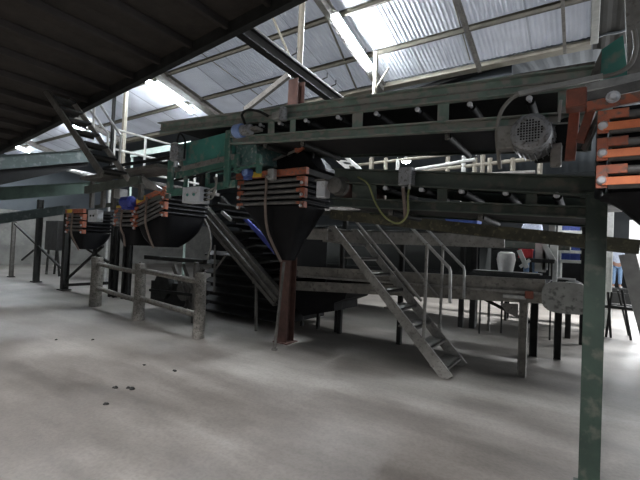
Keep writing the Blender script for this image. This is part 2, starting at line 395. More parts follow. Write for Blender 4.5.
# crane beam and column
t = thing('column', (-4.11, 5.2, 0), 'rusty brown steel column behind the central black hopper, holding the roof beam', 'column')
g = MB(); g.ibeam((-4.11, 5.2, 0), (-4.11, 5.2, 4.42), .2, .2, .014); g.build('shaft', rust, t)
g = MB(); g.box(-4.26, -3.96, 5.05, 5.35, 0, .02); g.build('base_plate', rust, t)
a = aY(289, 75, 5.2); b = aY(245, 110, 5.2)
g = MB(); g.bar(a, b, .07, .1); g.build('brace', steel_grey, t)
t = thing('crane_beam', (-4.11, 4.8, 4.45), 'long dark steel beam above the upper conveyor, resting on the brown column', 'beam')
pa, pb = V((-4.11, 3.0, 4.70)), V((-4.11, 7.6, 4.46))
g = MB(); g.ibeam(pa, pb, .14, .2, .02); g.build('girder', steel_dark, t)
g = MB(); g.bar(pa+V((.02,0,.125)), pb+V((.02,0,.125)), .06, .04); g.build('top_rail', steel_grey, t)
for Y in (4.9, 5.8, 6.1):
    z = pa.z+(pb.z-pa.z)*(Y-pa.y)/(pb.y-pa.y)
    g = MB(); g.tube([(-4.0, Y, z+.1), (-3.9, Y, z+.12), (-3.9, Y, z+.2)], .012, 6); g.build('clip', steel_dark, t)
g = MB(); g.tube([(-4.11, 5.25, 4.68), (-4.11, 5.25, rz(5.25)-.02)], .055, 12); tag(g.build('vent_pipe', cream), 'upright cream pipe rising to the roof above the brown column', 'pipe')
g = MB(); a = aY(375, 78, 7.2); g.ibeam((a.x, 7.2, 3.0), (a.x, 7.2, rz(7.2)-.16), .07, .07, .01); g.bar((a.x, 7.2, 4.9), (a.x+.3, 7.2, 5.3), .03)
tag(g.build('roof_prop', cream), 'cream upright prop under the roof behind the upper conveyor, right of the nearest lamp', 'post')

# ================================================================== BELT CONVEYORS WITH WINDOWED SIDE FRAMES
def bolt(g, p, r=.02, l=.03, ax=(0,-1,0)):
    ax = V(ax); g.tube([V(p), V(p)+ax*l*.6, V(p)+ax*l], [r, r, r*.6], 10)
def conveyor_x(root, Y, D, ttop, tbot, X0, X1, hc_top, hc_bot, posts, rollers, returns, m, rear_m, Xb0=None):
    """ttop/tbot: z(X) of outer edges; hc_*: chord heights; windows between posts"""
    Xb0 = X0 if Xb0 is None else Xb0
    def strip(f0, f1, y, xa, xb, mm, name, T=.012, flange=.06, lip=True):
        g = MB()
        g.prism([(xa, y, f0(xa)), (xb, y, f0(xb)), (xb, y, f1(xb)), (xa, y, f1(xa))], (0, T, 0))
        if lip:
            for f, s in ((f0, 1), (f1, -1)):
                g.prism([(xa, y, f(xa)), (xb, y, f(xb)), (xb, y, f(xb)+s*T), (xa, y, f(xa)+s*T)], (0, -flange if y < Y+D/2 else flange, 0))
        return g.build(name, mm, root)
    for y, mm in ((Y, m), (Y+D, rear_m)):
        strip(lambda X: ttop(X)-hc_top, ttop, y, X0, X1, mm, 'top_chord')
        strip(tbot, lambda X: tbot(X)+hc_bot, y, Xb0, X1, mm, 'bottom_chord')
        for (xa, xb) in posts:
            strip(lambda X: tbot(X)+hc_bot-.01, lambda X: ttop(X)-hc_top+.01, y+.002, xa, xb, mm, 'web_post', lip=False)
    # belts
    g = MB(); g.prism([(X0+.05, Y+.06, ttop(X0)-.06), (X1-.05, Y+.06, ttop(X1)-.06), (X1-.05, Y+.06, ttop(X1)-.048), (X0+.05, Y+.06, ttop(X0)-.048)], (0, D-.12, 0)); g.build('carrying_belt', belt_m, root)
    g = MB(); g.prism([(Xb0+.05, Y+.05, tbot(Xb0)+.02), (X1-.05, Y+.05, tbot(X1)+.02), (X1-.05, Y+.05, tbot(X1)+.032), (Xb0+.05, Y+.05, tbot(Xb0)+.032)], (0, D-.1, 0)); g.build('return_belt', belt_m, root)
    for X in rollers:
        z = tbot(X)*.38+ttop(X)*.62-.03
        g = MB(); g.tube([(X, Y+.05, z), (X, Y+D-.05, z)], .035, 12); ro = g.build('roller', black_ply, root, True)
        g = MB(); g.tube([(X, Y-.02, z), (X, Y+.06, z)], .014, 8); bolt(g, (X, Y-.015, z), .024, .02); g.build('shaft_end', chrome, ro)
    for X in returns:
        z = tbot(X)-.03
        g = MB(); g.tube([(X, Y+.03, z), (X, Y+D-.03, z)], .032, 12); ro = g.build('return_roller', steel_dark, root, True)
        g = MB(); g.bar((X, Y+.012, z-.03), (X, Y+.012, z+.08), .04, .012, up=(0,1,0)); bolt(g, (X, Y+.01, z), .018, .025); g.build('bracket', steel_dirty, ro)
YC = 3.55; DC = .85
def fz(a, b, Y=YC): return line_z(aY(*a, Y), aY(*b, Y))
def xs(pairs, yy, Y=YC): return [(aY(a, yy, Y).x, aY(b, yy, Y).x) for a, b in pairs]
# --- upper conveyor
t = thing('belt_conveyor', (-2.3, YC+.4, 2.7), 'long dusty green upper belt conveyor rising to the left across the scene', 'conveyor', None)
ut, ub = fz((300,105.6), (500,79.7)), fz((300,141), (500,129.7))
Xr = aY(594, 100, YC).x; Xl = aY(160, 140, YC).x; Xbl = aY(233, 142, YC).x
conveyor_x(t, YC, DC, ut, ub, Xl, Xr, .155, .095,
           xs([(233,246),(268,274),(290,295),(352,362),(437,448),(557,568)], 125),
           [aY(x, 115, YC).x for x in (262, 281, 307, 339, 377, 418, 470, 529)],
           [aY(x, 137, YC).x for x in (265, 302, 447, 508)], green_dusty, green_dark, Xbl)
g = MB(); fl = lambda X: ut(X)-.075
g.prism([(Xl, YC-.001, fl(Xl)-.006), (Xr, YC-.001, fl(Xr)-.006), (Xr, YC-.001, fl(Xr)+.006), (Xl, YC-.001, fl(Xl)+.006)], (0, -.012, 0)); g.build('side_lip', steel_grey, t)
# top skirt plate of weathered grey along the right half
g = MB(); xa, xb = aY(400, 90, YC).x, Xr
g.prism([(xa, YC+.03, ut(xa)), (xb, YC+.03, ut(xb)), (xb, YC+.03, ut(xb)+.06), (xa, YC+.03, ut(xa)+.01)], (0, .012, 0)); g.build('skirt_board', steel_dirty, t)
# legs hidden behind carry it to the floor
g = MB(); g.bar((-4.11, YC+DC, ub(-4.11)+.04), (-4.11, 5.09, ub(-4.11)+.04), .08, .08); g.build('support_bracket', steel_dark, t)
# --- lower conveyor
t = thing('belt_conveyor', (-1.2, YC+.4, 2.0), 'dark green lower belt conveyor with round roller ends, under the long upper one', 'conveyor', None)
lt, lb = fz((350,169.5), (590,177)), fz((345,207), (590,219))
Xl2, Xr2 = aY(334, 190, YC).x, aY(602, 190, YC).x
conveyor_x(t, YC, DC, lt, lb, Xl2, Xr2, .15, .09,
           xs([(352,376),(437,447),(526,537),(580,586)], 196),
           [aY(x, 190, YC).x for x in (386, 422, 462, 506, 557)], [aY(x, 212, YC).x for x in (390, 480)], green_dark, green_dark)
g = MB(); zz = (lt(Xl2)+lb(Xl2))/2; g.tube([(Xl2+.09, YC-.02, zz), (Xl2+.09, YC+DC+.02, zz)], .11, 20); g.build('tail_drum', rust, t, True)
g = MB(); g.tube([(Xl2+.09, YC-.16, zz), (Xl2+.09, YC-.14, zz), (Xl2+.09, YC-.04, zz), (Xl2+.09, YC-.02, zz)], [.05, .085, .09, .11], 18); g.build('bearing_housing', steel_dirty, t, True)

# --- dirty inclined beam below it
t = thing('drain_trough', (-1, 4.55, 1.8), 'dirty olive trough sloping down to the right just below the dark green conveyor', 'trough')
a, b = aY(330, 214, 4.6), aY(640, 247, 4.6)
g = MB(); g.chan(a, b, .25, .13, .01, flip=-1); g.build('body', mat('olive_dirt', (.085, .08, .05), (.035, .033, .025), .8, 0, 6, .3, c3=(.15, .14, .08), dust=.05), t)
g = MB(); g.chan(a+V((0,.35,0)), b+V((0,.35,0)), .2, .13, .01); g.build('rear_side', steel_dark, t)

for X in (-1.9, -.3):
    g = MB(); g.bar((X, 4.45, lb(X)+.02), (X, 4.62, aY(330,214,4.6).z-.07), .03, .03, up=(1,0,0)); g.build('hanger', steel_dark, t)
# green post
t = thing('support_post', (.02, 3.46, 0), 'tall green steel post in the right foreground carrying the conveyor end', 'post')
px = aY(591, 400, 3.38).x
g = MB(); g.box(px-.062, px+.062, 3.34, 3.352, 0, 2.06); g.box(px-.062, px+.062, 3.43, 3.442, 0, 2.06); g.box(px-.008, px+.008, 3.35, 3.432, 0, 2.06); g.build('flanged_shaft', green_post, t)
g = MB(); g.box(px-.09, px+.09, 3.32, 3.47, 0, .015); g.build('base_plate', green_post, t)
g = MB(); g.box(px-.10, px+.10, 3.33, 3.545, 2.06, 2.075); g.build('cap_plate', green_post, t)

# ================================================================== HOPPERS
def hopper(loc_label, X0, X1, Y0, D, zt, n, pitch, funnel, side_top=None, tilt=0.0, scale=1.0, yellow_part=True, gaps=True, topbar=True, cabled=True):
    """stack of n dark pipes between orange corner clamps with a black rubber funnel under them.
       funnel = (bottom z, X-left bottom, X-right bottom, shape)"""
    t = thing('rubber_hopper', ((X0+X1)/2, Y0+D/2, funnel[0]), loc_label, 'hopper', None)
    zt_ = lambda X: zt+tilt*(X-X1)
    r = pitch*.33; bt = .115 if X0 > -1 else .085
    for k in range(n):
        dz = -.055-pitch*(k+.5)
        z0, z1 = zt_(X0)+dz, zt_(X1)+dz
        g = MB()
        g.tube([(X0+.03, Y0, z0), (X1-.03, Y0, z1)], r, 10); g.build('clamp_pipe', pipe_dusty, t, True)
        for Xs, zs in ((X0, z0), (X1, z1)):
            g = MB(); g.tube([(Xs, Y0+.03, zs), (Xs, Y0+D-.03, zs)], r, 10); g.build('side_clamp_pipe', rubber, t, True)
    # corner brackets, two pipes each
    for (X, Y, sx) in ((X0, Y0, 1), (X1, Y0, -1)):
        for k in range(0, n, 2):
            zc = zt_(X)-.055-pitch*(k+.9)
            hh = pitch*(.88 if k+1 < n else .55)
            dy = -.028 if Y == Y0 else .028
            g = MB(); g.box(X-.027, X+.027, Y+dy-.008, Y+dy+.008, zc-hh, zc+hh*.9)
            g.box(X+sx*.02, X+sx*bt, Y+dy-.01, Y+dy+.012, zc+hh*.15, zc+hh*.9)
            if X == X1: g.box(X+.028-.008, X+.028+.008, Y+dy, Y-dy*1.6, zc-hh, zc+hh*.9)
            cb = g.build('corner_clamp', orange, t)
            g = MB(); bolt(g, (X, Y+dy, zc-hh*.4), .022 if X0 < -1 else .026, .03, (0, -1 if Y == Y0 else 1, 0)); g.build('bolt', chrome, cb, True)
    # black core behind the pipes
    zb = lambda X: zt_(X)-.055-pitch*n
    g = MB(); i = .045
    a0, a1 = X0+i, X1-i; b0, b1 = Y0+i, Y0+D-i
    top = [(a0, b0), (a1, b0), (a1, b1), (a0, b1)]
    vs = [(x, y, zt_(x)-.03) for x, y in top]+[(x, y, zb(x)) for x, y in top]
    g.add(vs, [(0,1,5,4), (1,2,6,5), (2,3,7,6), (3,0,4,7), (3,2,1,0), (4,5,6,7)]); g.build('inner_sleeve', rubber, t)
    # rubber funnel, rounded
    zf, xb0, xb1, yb0, yb1 = funnel[:5]; bulge = funnel[5] if len(funnel) > 5 else 0
    rings = []; NS = 9
    for s in range(NS+1):
        u = s/NS; w = u**(1+bulge)
        xa, xc = X0+.0*(1-w)+(xb0-X0)*w, X1+(xb1-X1)*w; ya, yc = Y0-.01+(yb0-Y0)*w, Y0+D+.01+(yb1-Y0-D)*w
        ring = []
        cnt = 24
        for q in range(cnt):
            an = 2*math.pi*q/cnt; ca, sa = math.cos(an), math.sin(an); ex = .35+.25*u
            cx = math.copysign(abs(ca)**ex, ca); cy = math.copysign(abs(sa)**ex, sa)
            X = (xa+xc)/2+cx*(xc-xa)/2; Yq = (ya+yc)/2+cy*(yc-ya)/2
            ztop = zb(X)-.005
            wob = .012*math.sin(5*an+3*u)*math.sin(math.pi*u)
            ring.append(V((X+wob, Yq+wob, ztop+(zf-ztop)*u)))
        rings.append(ring)
    vs = [p for rg in rings for p in rg]; cnt = 24; fs = []
    for s in range(NS):
        for q in range(cnt): fs.append((s*cnt+q, s*cnt+(q+1) % cnt, (s+1)*cnt+(q+1) % cnt, (s+1)*cnt+q))
    fs += [tuple(range(cnt)), tuple(NS*cnt+q for q in range(cnt))]
    g = MB(); g.add(vs, fs); fn = g.build('rubber_funnel', rubber, t, True)
    if topbar:
        g = MB(); g.bar((X0-.05, Y0-.02, zt_(X0)), (X1+.07, Y0-.02, zt_(X1)), .06, .085); g.build('top_bar', orange, t)
        for Xs in (X1+.03, X0-.02):
            g = MB(); g.bar((Xs, Y0+.02, zt_(Xs)), (Xs, Y0+D, zt_(Xs)), .06, .075); g.build('side_bar', steel_dark, t)
        if yellow_part:
            L = X1-X0; xa, xb = X0+.10*L, X0+.40*L
            g = MB(); g.bar((xa, Y0-.056, zt_(xa)), (xb, Y0-.056, zt_(xb)), .014, .07); g.build('warning_plate', yellow, t)
    if cabled:
        xm = X0+(X1-X0)*.5
        g = MB(); g.tube(smooth_path([(xm-.02, Y0-.06, zt_(xm)-.02), (xm, Y0-.075, zt_(xm)-.2), (xm, Y0-.075, zb(xm)-.02), (xm+.03, Y0-.03, (zb(xm)+zf)/2), ((xb0+xb1)/2, yb0-.04, zf-.02)]), .018, 8); g.build('strap', cable_brown, t, True)
    return t
# hopper centre
c0, c1 = aY(241, 179, 3.9), aY(304, 171, 3.9)
hopC = hopper('large black rubber hopper in the centre with grey clamp pipes and orange top bar', c0.x, c1.x, 3.9, .62, 2.545, 5, .073,
       (1.42, c1.x-.46, c1.x-.24, 4.0, 4.15, -.05))
for Xh in (c0.x+.15, c1.x-.1):
    g = MB(); g.bar((Xh, 4.2, 2.5), (Xh, 4.2, ub(Xh)+.02), .05, .05); g.build('hanger', steel_dark, hopC)
# small raised chute plate above it
g = MB(); p = [aY(236,172,4.0), aY(303,146,4.0), aY(310,172,4.0), aY(262,176,4.0)]
t = thing('feed_chute', aY(280,172,4.1), 'dark triangular feed chute above the central hopper with an orange tip', 'chute')
g = MB(); g.prism([aY(250,172,4.05), aY(301,149,4.05), aY(318,168,4.05), aY(300,174,4.05)], (0, .5, 0)); g.build('plate', rubber, t)
g = MB(); g.tube([aY(232,178,3.98), aY(297,150,3.98)], .018, 8); g.build('lever', pipe_dusty, t)
g = MB(); g.bar(aY(296,151,3.96), aY(304,146,3.96), .05, .06); bolt(g, aY(303,147,3.93), .018, .03); g.build('tip_bracket', orange, t)
# control box on its right
p = aY(324, 190, 3.62)
t = thing('control_box', p, 'scuffed grey control box at the right end of the central hopper', 'box')
g = MB(); g.box(p.x-.06, p.x+.06, 3.55, 3.66, p.z-.09, p.z+.09); g.build('case', box_white, t)
g = MB(); g.box(p.x-.07, p.x+.07, 3.53, 4.0, p.z+.09, p.z+.11); g.build('hood', steel_dirty, t)
p = aY(273, 178, 3.78)
g = MB(); g.box(p.x-.05, p.x+.05, 3.72, 3.8, p.z-.03, p.z+.11); g.tube([(p.x-.02, 3.72, p.z), (p.x-.02, 3.70, p.z)], .02, 10)
tag(g.build('junction_box', galv), 'small pale grey junction box on the orange bar of the central hopper', 'box')
p = aY(248, 173, 3.8)
t = thing('vibrator_motor', p, 'small round blue motor left above the central hopper', 'motor')
g = MB(); g.tube([(p.x, 3.84, p.z), (p.x, 3.74, p.z)], .062, 18); g.build('case', motor_blue, t, True)
g = MB(); g.tube([(p.x, 3.74, p.z), (p.x, 3.72, p.z)], [.05, .03], 18); g.tube([(p.x, 3.72, p.z), (p.x, 3.70, p.z)], .014, 10); g.build('fan_cover', blue_light, t, True)
g = MB(); g.box(p.x-.05, p.x+.05, 3.76, 3.84, p.z-.09, p.z-.05); g.build('foot', motor_blue, t)
# hopper right (foreground)
c0, c1 = aY(597, 116, 2.75), 1.35
hopR = hopper('close-up black rubber hopper at the right edge with orange clamp plates', c0.x+.03, c1, 2.75, .5, 2.515, 6, .078,
       (1.80, .30, 1.2, 2.78, 3.2, -.3), cabled=False, yellow_part=False, topbar=False)
# orange long straps on its face, between the pipes
for z in (2.355, 2.20, 2.045):
    g = MB(); g.box(c0.x+.03, 1.3, 2.70, 2.712, z-.022, z+.022); g.build('flat_strap', orange_bright, hopR)
# orange head block & arms
p = aY(569, 95, 3.0)
t = thing('tension_frame', (p.x, 3.0, p.z), 'rust-orange take-up frame with a square block beside the grey motor', 'frame')
a, b = aY(566, 100, 2.9), aY(587, 98, 2.9)
g = MB(); g.box(a.x, b.x, 2.86, 3.0, a.z-.06, a.z+.055); g.build('block', redrust, t)
g = MB(); g.bar(aY(587, 107, 2.86), aY(650, 95, 2.86), .03, .06); g.build('arm', orange, t); 
g = MB(); g.bar(aY(587, 98, 2.9), aY(650, 84, 2.9), .05, .06); g.build('rail', pipe_dusty, t)
g = MB(); g.bar(aY(575, 108, 3.1), aY(570, 160, 3.1), .06, .07); g.build('hanger_strut', redrust, t)
g = MB(); g.bar(aY(592, 108, 3.0), aY(580, 142, 3.0), .05, .07); g.build('diagonal_strut', redrust, t)
g = MB(); g.bar(aY(601, 112, 2.95), aY(584, 150, 3.1), .02, .05); g.build('grey_strut', pipe_dusty, t)
g = MB(); q = aY(613, 97, 2.84); bolt(g, q, .028, .03); g.tube([q+V((0,.02,0)), q+V((0,-.006,0))], .036, 14); g.build('bolt', chrome, t, True)
g = MB(); g.tube([aY(561, 100, 3.0), aY(559, 122, 3.0)], .008, 8); g.build('threaded_rod', galv, t)
# head box above right
t = thing('head_box', aY(612, 60, 3.6), 'teal and grey steel head box at the top right end of the upper conveyor', 'housing')
g = MB(); g.prism([aY(601,50,3.56), aY(623,35,3.56), aY(628,76,3.56), aY(596,80,3.56)], (0, .8, 0)); g.build('teal_plate', teal, t)
g = MB(); g.prism([aY(586,87,3.5), aY(594,66,3.5), aY(602,49,3.5), aY(600,82,3.5)], (0, .04, 0)); g.build('grey_edge', steel_dirty, t)
g = MB(); g.prism([aY(625,-6,3.4), aY(650,-12,3.4), aY(650,72,3.4), aY(628,74,3.4)], (0, .05, 0)); g.build('grey_plate', steel_grey, t)
g = MB(); g.prism([aY(585,84,3.3), aY(650,70,3.3), aY(650,80,3.3), aY(586,90,3.3)], (0, .05, 0)); g.build('grey_flange', galv, t)
g = MB(); q0 = aY(518.5, 94, 3.35); q1 = aY(603, 76.5, 3.35)
g.bar(q0, q1, .035, .035); tag(g.build('cable_conduit', galv), 'long straight grey conduit on the right end of the upper conveyor', 'conduit')
g = MB(); g.tube(smooth_path([aY(603,77,3.34), aY(620,72,3.34), aY(632,62,3.34), aY(636,45,3.34), aY(634,30,3.34)]), .016, 8); tag(g.build('power_cable', cable_grey), 'curved grey cable from the conduit over the teal plate at top right', 'cable')
g = MB(); g.tube(smooth_path([aY(519,94,3.34), aY(510,100,3.34), aY(501,112,3.34), aY(497,130,3.34), aY(498,150,3.34), aY(500,168,3.5)]), .016, 8); tag(g.build('power_cable', cable_grey), 'grey cable looping down from the conduit left of the motor', 'cable')
# ---- motor with grid fan cover
c = aY(530, 131, 3.2)
t = thing('electric_motor', c, 'round grey electric motor with a perforated fan cover, hanging by the upper conveyor', 'motor')
g = MB(); g.tube([c+V((0,.0,0)), c+V((0,.02,0)), c+V((0,.10,0)), c+V((0,.34,0))], [.115, .135, .14, .14], 28); g.build('body', motor_grey, t, True)
g = MB(); g.tube([c+V((0,-.012,0)), c+V((0,.004,0))], [.10, .115], 28); g.build('fan_cover', motor_grey, t, True)
g = MB()
for i in range(-4, 5):
    for j in range(-4, 5):
        x, z = i*.019, j*.019
        if x*x+z*z < .0068:
            g.box(c.x+x-.006, c.x+x+.006, c.y-.0145, c.y-.010, c.z+z-.006, c.z+z+.006)
g.build('grille_hole', black_ply, t)['kind'] = 'stuff'
g = MB()
for k in range(22):
    an = 2*math.pi*k/22; d = V((math.cos(an), 0, math.sin(an))); g.bar(c+d*.145+V((0,.12,0)), c+d*.145+V((0,.34,0)), .006, .02, up=d)
g.build('cooling_fins', motor_grey, t)
g = MB(); g.box(c.x-.24, c.x-.12, c.y+.08, c.y+.22, c.z-.09, c.z+.09); g.build('terminal_box', cable_brown and steel_grey, t)
g = MB(); g.box(c.x+.0, c.x+.26, c.y+.36, c.y+.40, c.z-.16, c.z+.12); g.build('mount_plate', steel_dark, t)
g = MB(); g.tube([c+V((.22,.3,.08)), c+V((.22,.34,.08))], .08, 20); g.tube([c+V((.22,.25,.0)), c+V((.22,.28,.0))], .07, 20); g.build('pulley', black_ply, t, True)
# gearbox foot under motor
q = aY(556, 155, 3.5)
g = MB(); g.box(q.x-.035, q.x+.04, 3.44, 3.5, q.z-.1, q.z+.08); tag(g.build('bearing_bracket', steel_grey), 'chipped pale bracket under the grey motor on the lower conveyor', 'bracket')
# isolator box on the lower conveyor
q = aY(407, 177, 3.48)
t = thing('isolator_box', q, 'dark grey switch box on the lower conveyor with hanging cables', 'box')
g = MB(); g.box(q.x-.065, q.x+.065, 3.42, 3.53, q.z-.085, q.z+.085); g.build('case', motor_grey, t)
g = MB()
for s in (-.03, .03): g.tube([(q.x+s, 3.47, q.z-.085), (q.x+s, 3.47, q.z-.12)], .016, 8)
g.build('cable_gland', galv, t)
g = MB(); g.tube(smooth_path([aY(358,177,3.54), aY(368,184,3.44), aY(375,202,3.42), (aY(384,216,3.42)), aY(395,223,3.42), aY(403,221,3.42), aY(408,212,3.42), aY(408,196,3.44), (q.x+.03, 3.47, q.z-.11)]), .009, 8)
tag(g.build('yellow_cable', cable_yellow, None, True), 'yellow-green cable hanging in a loop below the dark switch box', 'cable')
g = MB(); g.tube(smooth_path([(q.x-.03, 3.47, q.z-.11), aY(404.5,204,3.44), aY(405.5,218,3.46)]), .018, 8)
tag(g.build('brown_cable', cable_brown, None, True), 'brown cable dropping from the dark switch box', 'cable')

# ---- left hoppers
a, b = aY(137, 206, 3.9), aY(165.5, 190, 3.9)
hopB = hopper('black rubber hopper with a tilted stack of clamp pipes, left of the white control box', a.x, b.x, 3.9, .9, b.z+.02, 5, .074,
       (1.50, b.x-.5, b.x-.12, 3.98, 4.35, .9), tilt=(b.z-a.z)/(b.x-a.x)*.9)
a, b = aY(117, 209, 3.95), aY(137, 207, 3.95)
hopE = hopper('small black rubber hopper half hidden between two others, under a deep blue motor', a.x, b.x-.05, 3.95, .6, b.z+.03, 4, .085,
       (1.5, a.x+.12, b.x-.15, 4.0, 4.5, .5))
a, b = aY(69, 211, 3.95), aY(84, 210, 3.95)
hopD = hopper('leftmost black rubber hopper beside the small white switch box', a.x, b.x, 3.95, .62, b.z-.02, 5, .075,
       (1.36, b.x-.25, b.x-.02, 4.0, 4.25, .9))
# big white box
q = aY(194, 195, 3.4)
t = thing('control_box', q, 'large white control box with side cables, hanging under the teal hopper frame', 'box')
g = MB(); g.box(q.x-.20, q.x+.16, 3.36, 3.54, q.z-.105, q.z+.105); g.build('case', box_white, t)
g = MB(); g.box(q.x-.04, q.x+.04, 3.5, 3.59, q.z+.1, q.z+.3); g.build('mounting_plate', steel_dark, t)
g = MB()
for dx in (-.08, .05): bolt(g, (q.x+dx, 3.36, q.z), .02, .02)
g.build('knob', teal, t)
for k, dz in enumerate((-.06, 0, .06)):
    g = MB(); g.tube([(q.x+.16, 3.45, q.z+dz), (q.x+.20, 3.45, q.z+dz)], .022, 8); gl = g.build('gland', steel_dark, t)
    g = MB(); g.tube(smooth_path([(q.x+.2, 3.45, q.z+dz), (q.x+.3, 3.46, q.z+dz+.02), (q.x+.34, 3.48, q.z+.13), (q.x+.24+.03*k, 3.52, q.z+.24)]), .011, 6); g.build('cable', cable_grey, gl, True)
q = aY(95, 216, 3.8)
t = thing('switch_box', q, 'small white switch box by the leftmost hopper', 'box')
g = MB(); g.box(q.x-.17, q.x+.17, 3.75, 3.87, q.z-.115, q.z+.115); g.build('case', box_white, t)
g = MB(); bolt(g, (q.x-.05, 3.75, q.z), .02, .02); bolt(g, (q.x+.05, 3.75, q.z), .02, .02); g.build('knob', steel_dark, t)
q = aY(122, 194, 3.85)
g = MB(); g.box(q.x-.1, q.x+.1, 3.75, 3.9, q.z-.08, q.z+.08); tag(g.build('junction_box', galv), 'pale junction box above the deep blue motor on the left', 'box')
q = aY(128, 202, 3.8)
t = thing('vibrator_motor', q, 'deep blue motor between the left hoppers', 'motor')
g = MB(); g.tube([q+V((-.16,0,0)), q+V((-.12,0,0)), q+V((.12,0,0)), q+V((.16,0,0))], [.06, .1, .1, .06], 18); g.build('case', blue_deep, t, True)
g = MB(); g.box(q.x-.1, q.x+.1, 3.74, 3.9, q.z-.13, q.z-.08); g.build('foot', blue_deep, t)
q = aY(120, 181, 3.9)
t = thing('gear_motor', q, 'small dusty blue motor on the grey frame at the left, above the junction box', 'motor')
g = MB(); g.tube([q+V((0,-.12,0)), q+V((0,-.1,0)), q+V((0,.12,0))], [.05, .08, .08], 16); g.build('case', mat('dusty_blue', (.13, .17, .26), (.08, .1, .15), .6), t, True)
g = MB(); g.box(q.x-.08, q.x+.2, 3.86, 3.98, q.z-.11, q.z-.07); g.build('foot', steel_dark, t)
# orange/yellow bars over hopper B
frame_green = mat('frame_green', (.075, .19, .145), (.045, .12, .092), .45, 0, 4, .05, c3=(.2, .22, .19), dust=.15)
# ---- teal box hopper
YT = 3.62
t = thing('teal_hopper', aY(205, 165, YT+.3), 'teal green feed hopper box at the left end of the upper conveyor', 'hopper')
g = MB(); g.prism([aY(183,144,YT), aY(232,131,YT), aY(232,157,YT), aY(183,166,YT)], (0, .7, 0)); g.build('side_panel', teal, t)
g = MB(); g.bar(aY(176,176,YT-.02), aY(238,160,YT-.02), .03, .10); g.build('lower_rail', frame_green, t)
g = MB(); g.bar(aY(182,169,YT-.04), aY(234,156.5,YT-.04), .02, .07); g.build('dusty_ledge', steel_grey, t)
g = MB(); g.bar(aY(171,181,YT-.03), aY(240,168,YT-.03), .02, .03); g.build('rod', steel_dark, t)
g = MB(); g.bar(aY(172,193,YT-.03), aY(236,183.5,YT-.03), .03, .10); g.build('base_rail', frame_green, t)
for x, y0, y1, w in ((228.5, 130, 187, .10), (170.5, 160, 193, .11), (185, 176, 191, .05), (207, 173, 187, .05)):
    a = aY(x, y0, YT-.07); b = aY(x, y1, YT-.07); g = MB(); g.box(a.x-w/2, a.x+w/2, YT-.08, YT-.03, b.z, a.z); g.build('upright', frame_green, t)
g = MB(); g.box(aY(182,150,YT).x-.02, aY(182,150,YT).x+.02, YT-.02, YT+.1, aY(182,166,YT).z, aY(182,144,YT).z); g.build('corner_angle', green_dusty, t)
YD = YT
t = thing('discharge_chute', aY(250, 165, YD), 'short teal discharge chute with a green frame just left of the central hopper', 'chute')
g = MB(); g.prism([aY(235,146,YD+.05), aY(256,144,YD+.05), aY(258,162,YD+.05), aY(238,166,YD+.05)], (0, .6, 0)); g.build('plate', mat('teal_worn', (.16, .28, .26), (.07, .14, .13), .4, 0, 6, .1, c3=(.35, .37, .34), dust=.15), t)
for x in (237, 259):
    a = aY(x, 154, YD-.02); b = aY(x, 173, YD-.02); g = MB(); g.box(a.x-.03, a.x+.03, YD-.04, YD+.02, b.z, a.z); g.build('upright', frame_green, t)
g = MB(); g.bar(aY(234,170,YD-.03), aY(262,164,YD-.03), .03, .03); g.build('cross_rail', frame_green, t)
# pale blue motor cap above & junction with hose
q = aY(239, 131, 3.42)
t = thing('drive_motor', q, 'pale blue capped motor at the left end of the upper conveyor windows', 'motor')
g = MB(); g.tube([q+V((-.08,0,0)), q+V((-.05,0,0)), q+V((.06,0,0))], [.06, .085, .085], 18); g.build('fan_cap', blue_light, t, True)
g = MB(); g.tube([q+V((.06,0,0)), q+V((.2,0,-.01))], .065, 16); g.build('body', motor_grey, t, True)
g = MB(); g.box(q.x+.1, q.x+.3, 3.40, 3.53, q.z-.02, q.z+.02); g.build('mount', steel_grey, t)
q = aY(279, 115, 3.42)
t = thing('limit_switch', q, 'grey switch unit with rounded cap fixed to the upper conveyor near the brown column', 'switch')
g = MB(); g.box(q.x-.1, q.x+.03, 3.40, 3.53, q.z-.04, q.z+.04); g.build('base', galv, t)
g = MB(); g.tube([q+V((.06,0,-.07)), q+V((.06,0,.06)), q+V((.06,0,.08))], [.05, .05, .03], 14); g.build('cap', motor_grey, t, True)
g = MB(); g.tube(smooth_path([aY(248,132,3.42), aY(244,121,3.4), aY(242,114,3.4), aY(248,110,3.4), aY(258,111,3.4), aY(268,116,3.42)]), .016, 8)
tag(g.build('flexible_hose', steel_dark, None, True), 'dark flexible hose looping from the pale blue motor to the grey switch unit', 'hose')
q = aY(175.5, 153, 3.45)
t = thing('gear_motor', q, 'grey upright motor hanging at the left side of the teal hopper', 'motor')
g = MB(); g.tube([q+V((0,0,-.12)), q+V((0,0,-.1)), q+V((0,0,.12)), q+V((0,0,.14))], [.05, .075, .075, .04], 16); g.build('body', motor_grey, t, True)
g = MB(); g.box(q.x+.04, q.x+.12, 3.4, 3.55, q.z-.1, q.z+.06); g.build('terminal_box', motor_grey, t)
g = MB(); g.tube([q+V((.02,0,-.12)), q+V((.02,0,-.2))], .03, 10); g.build('shaft', chrome, t)
g = MB(); g.tube(smooth_path([q+V((.02,0,.14)), q+V((.1,-.02,.26)), q+V((.2,0,.15)), q+V((.2,0,-.1))]), .013, 8)
tag(g.build('cable_loop', steel_dark, None, True), 'dark cable looping over the grey motor beside the teal hopper', 'cable')

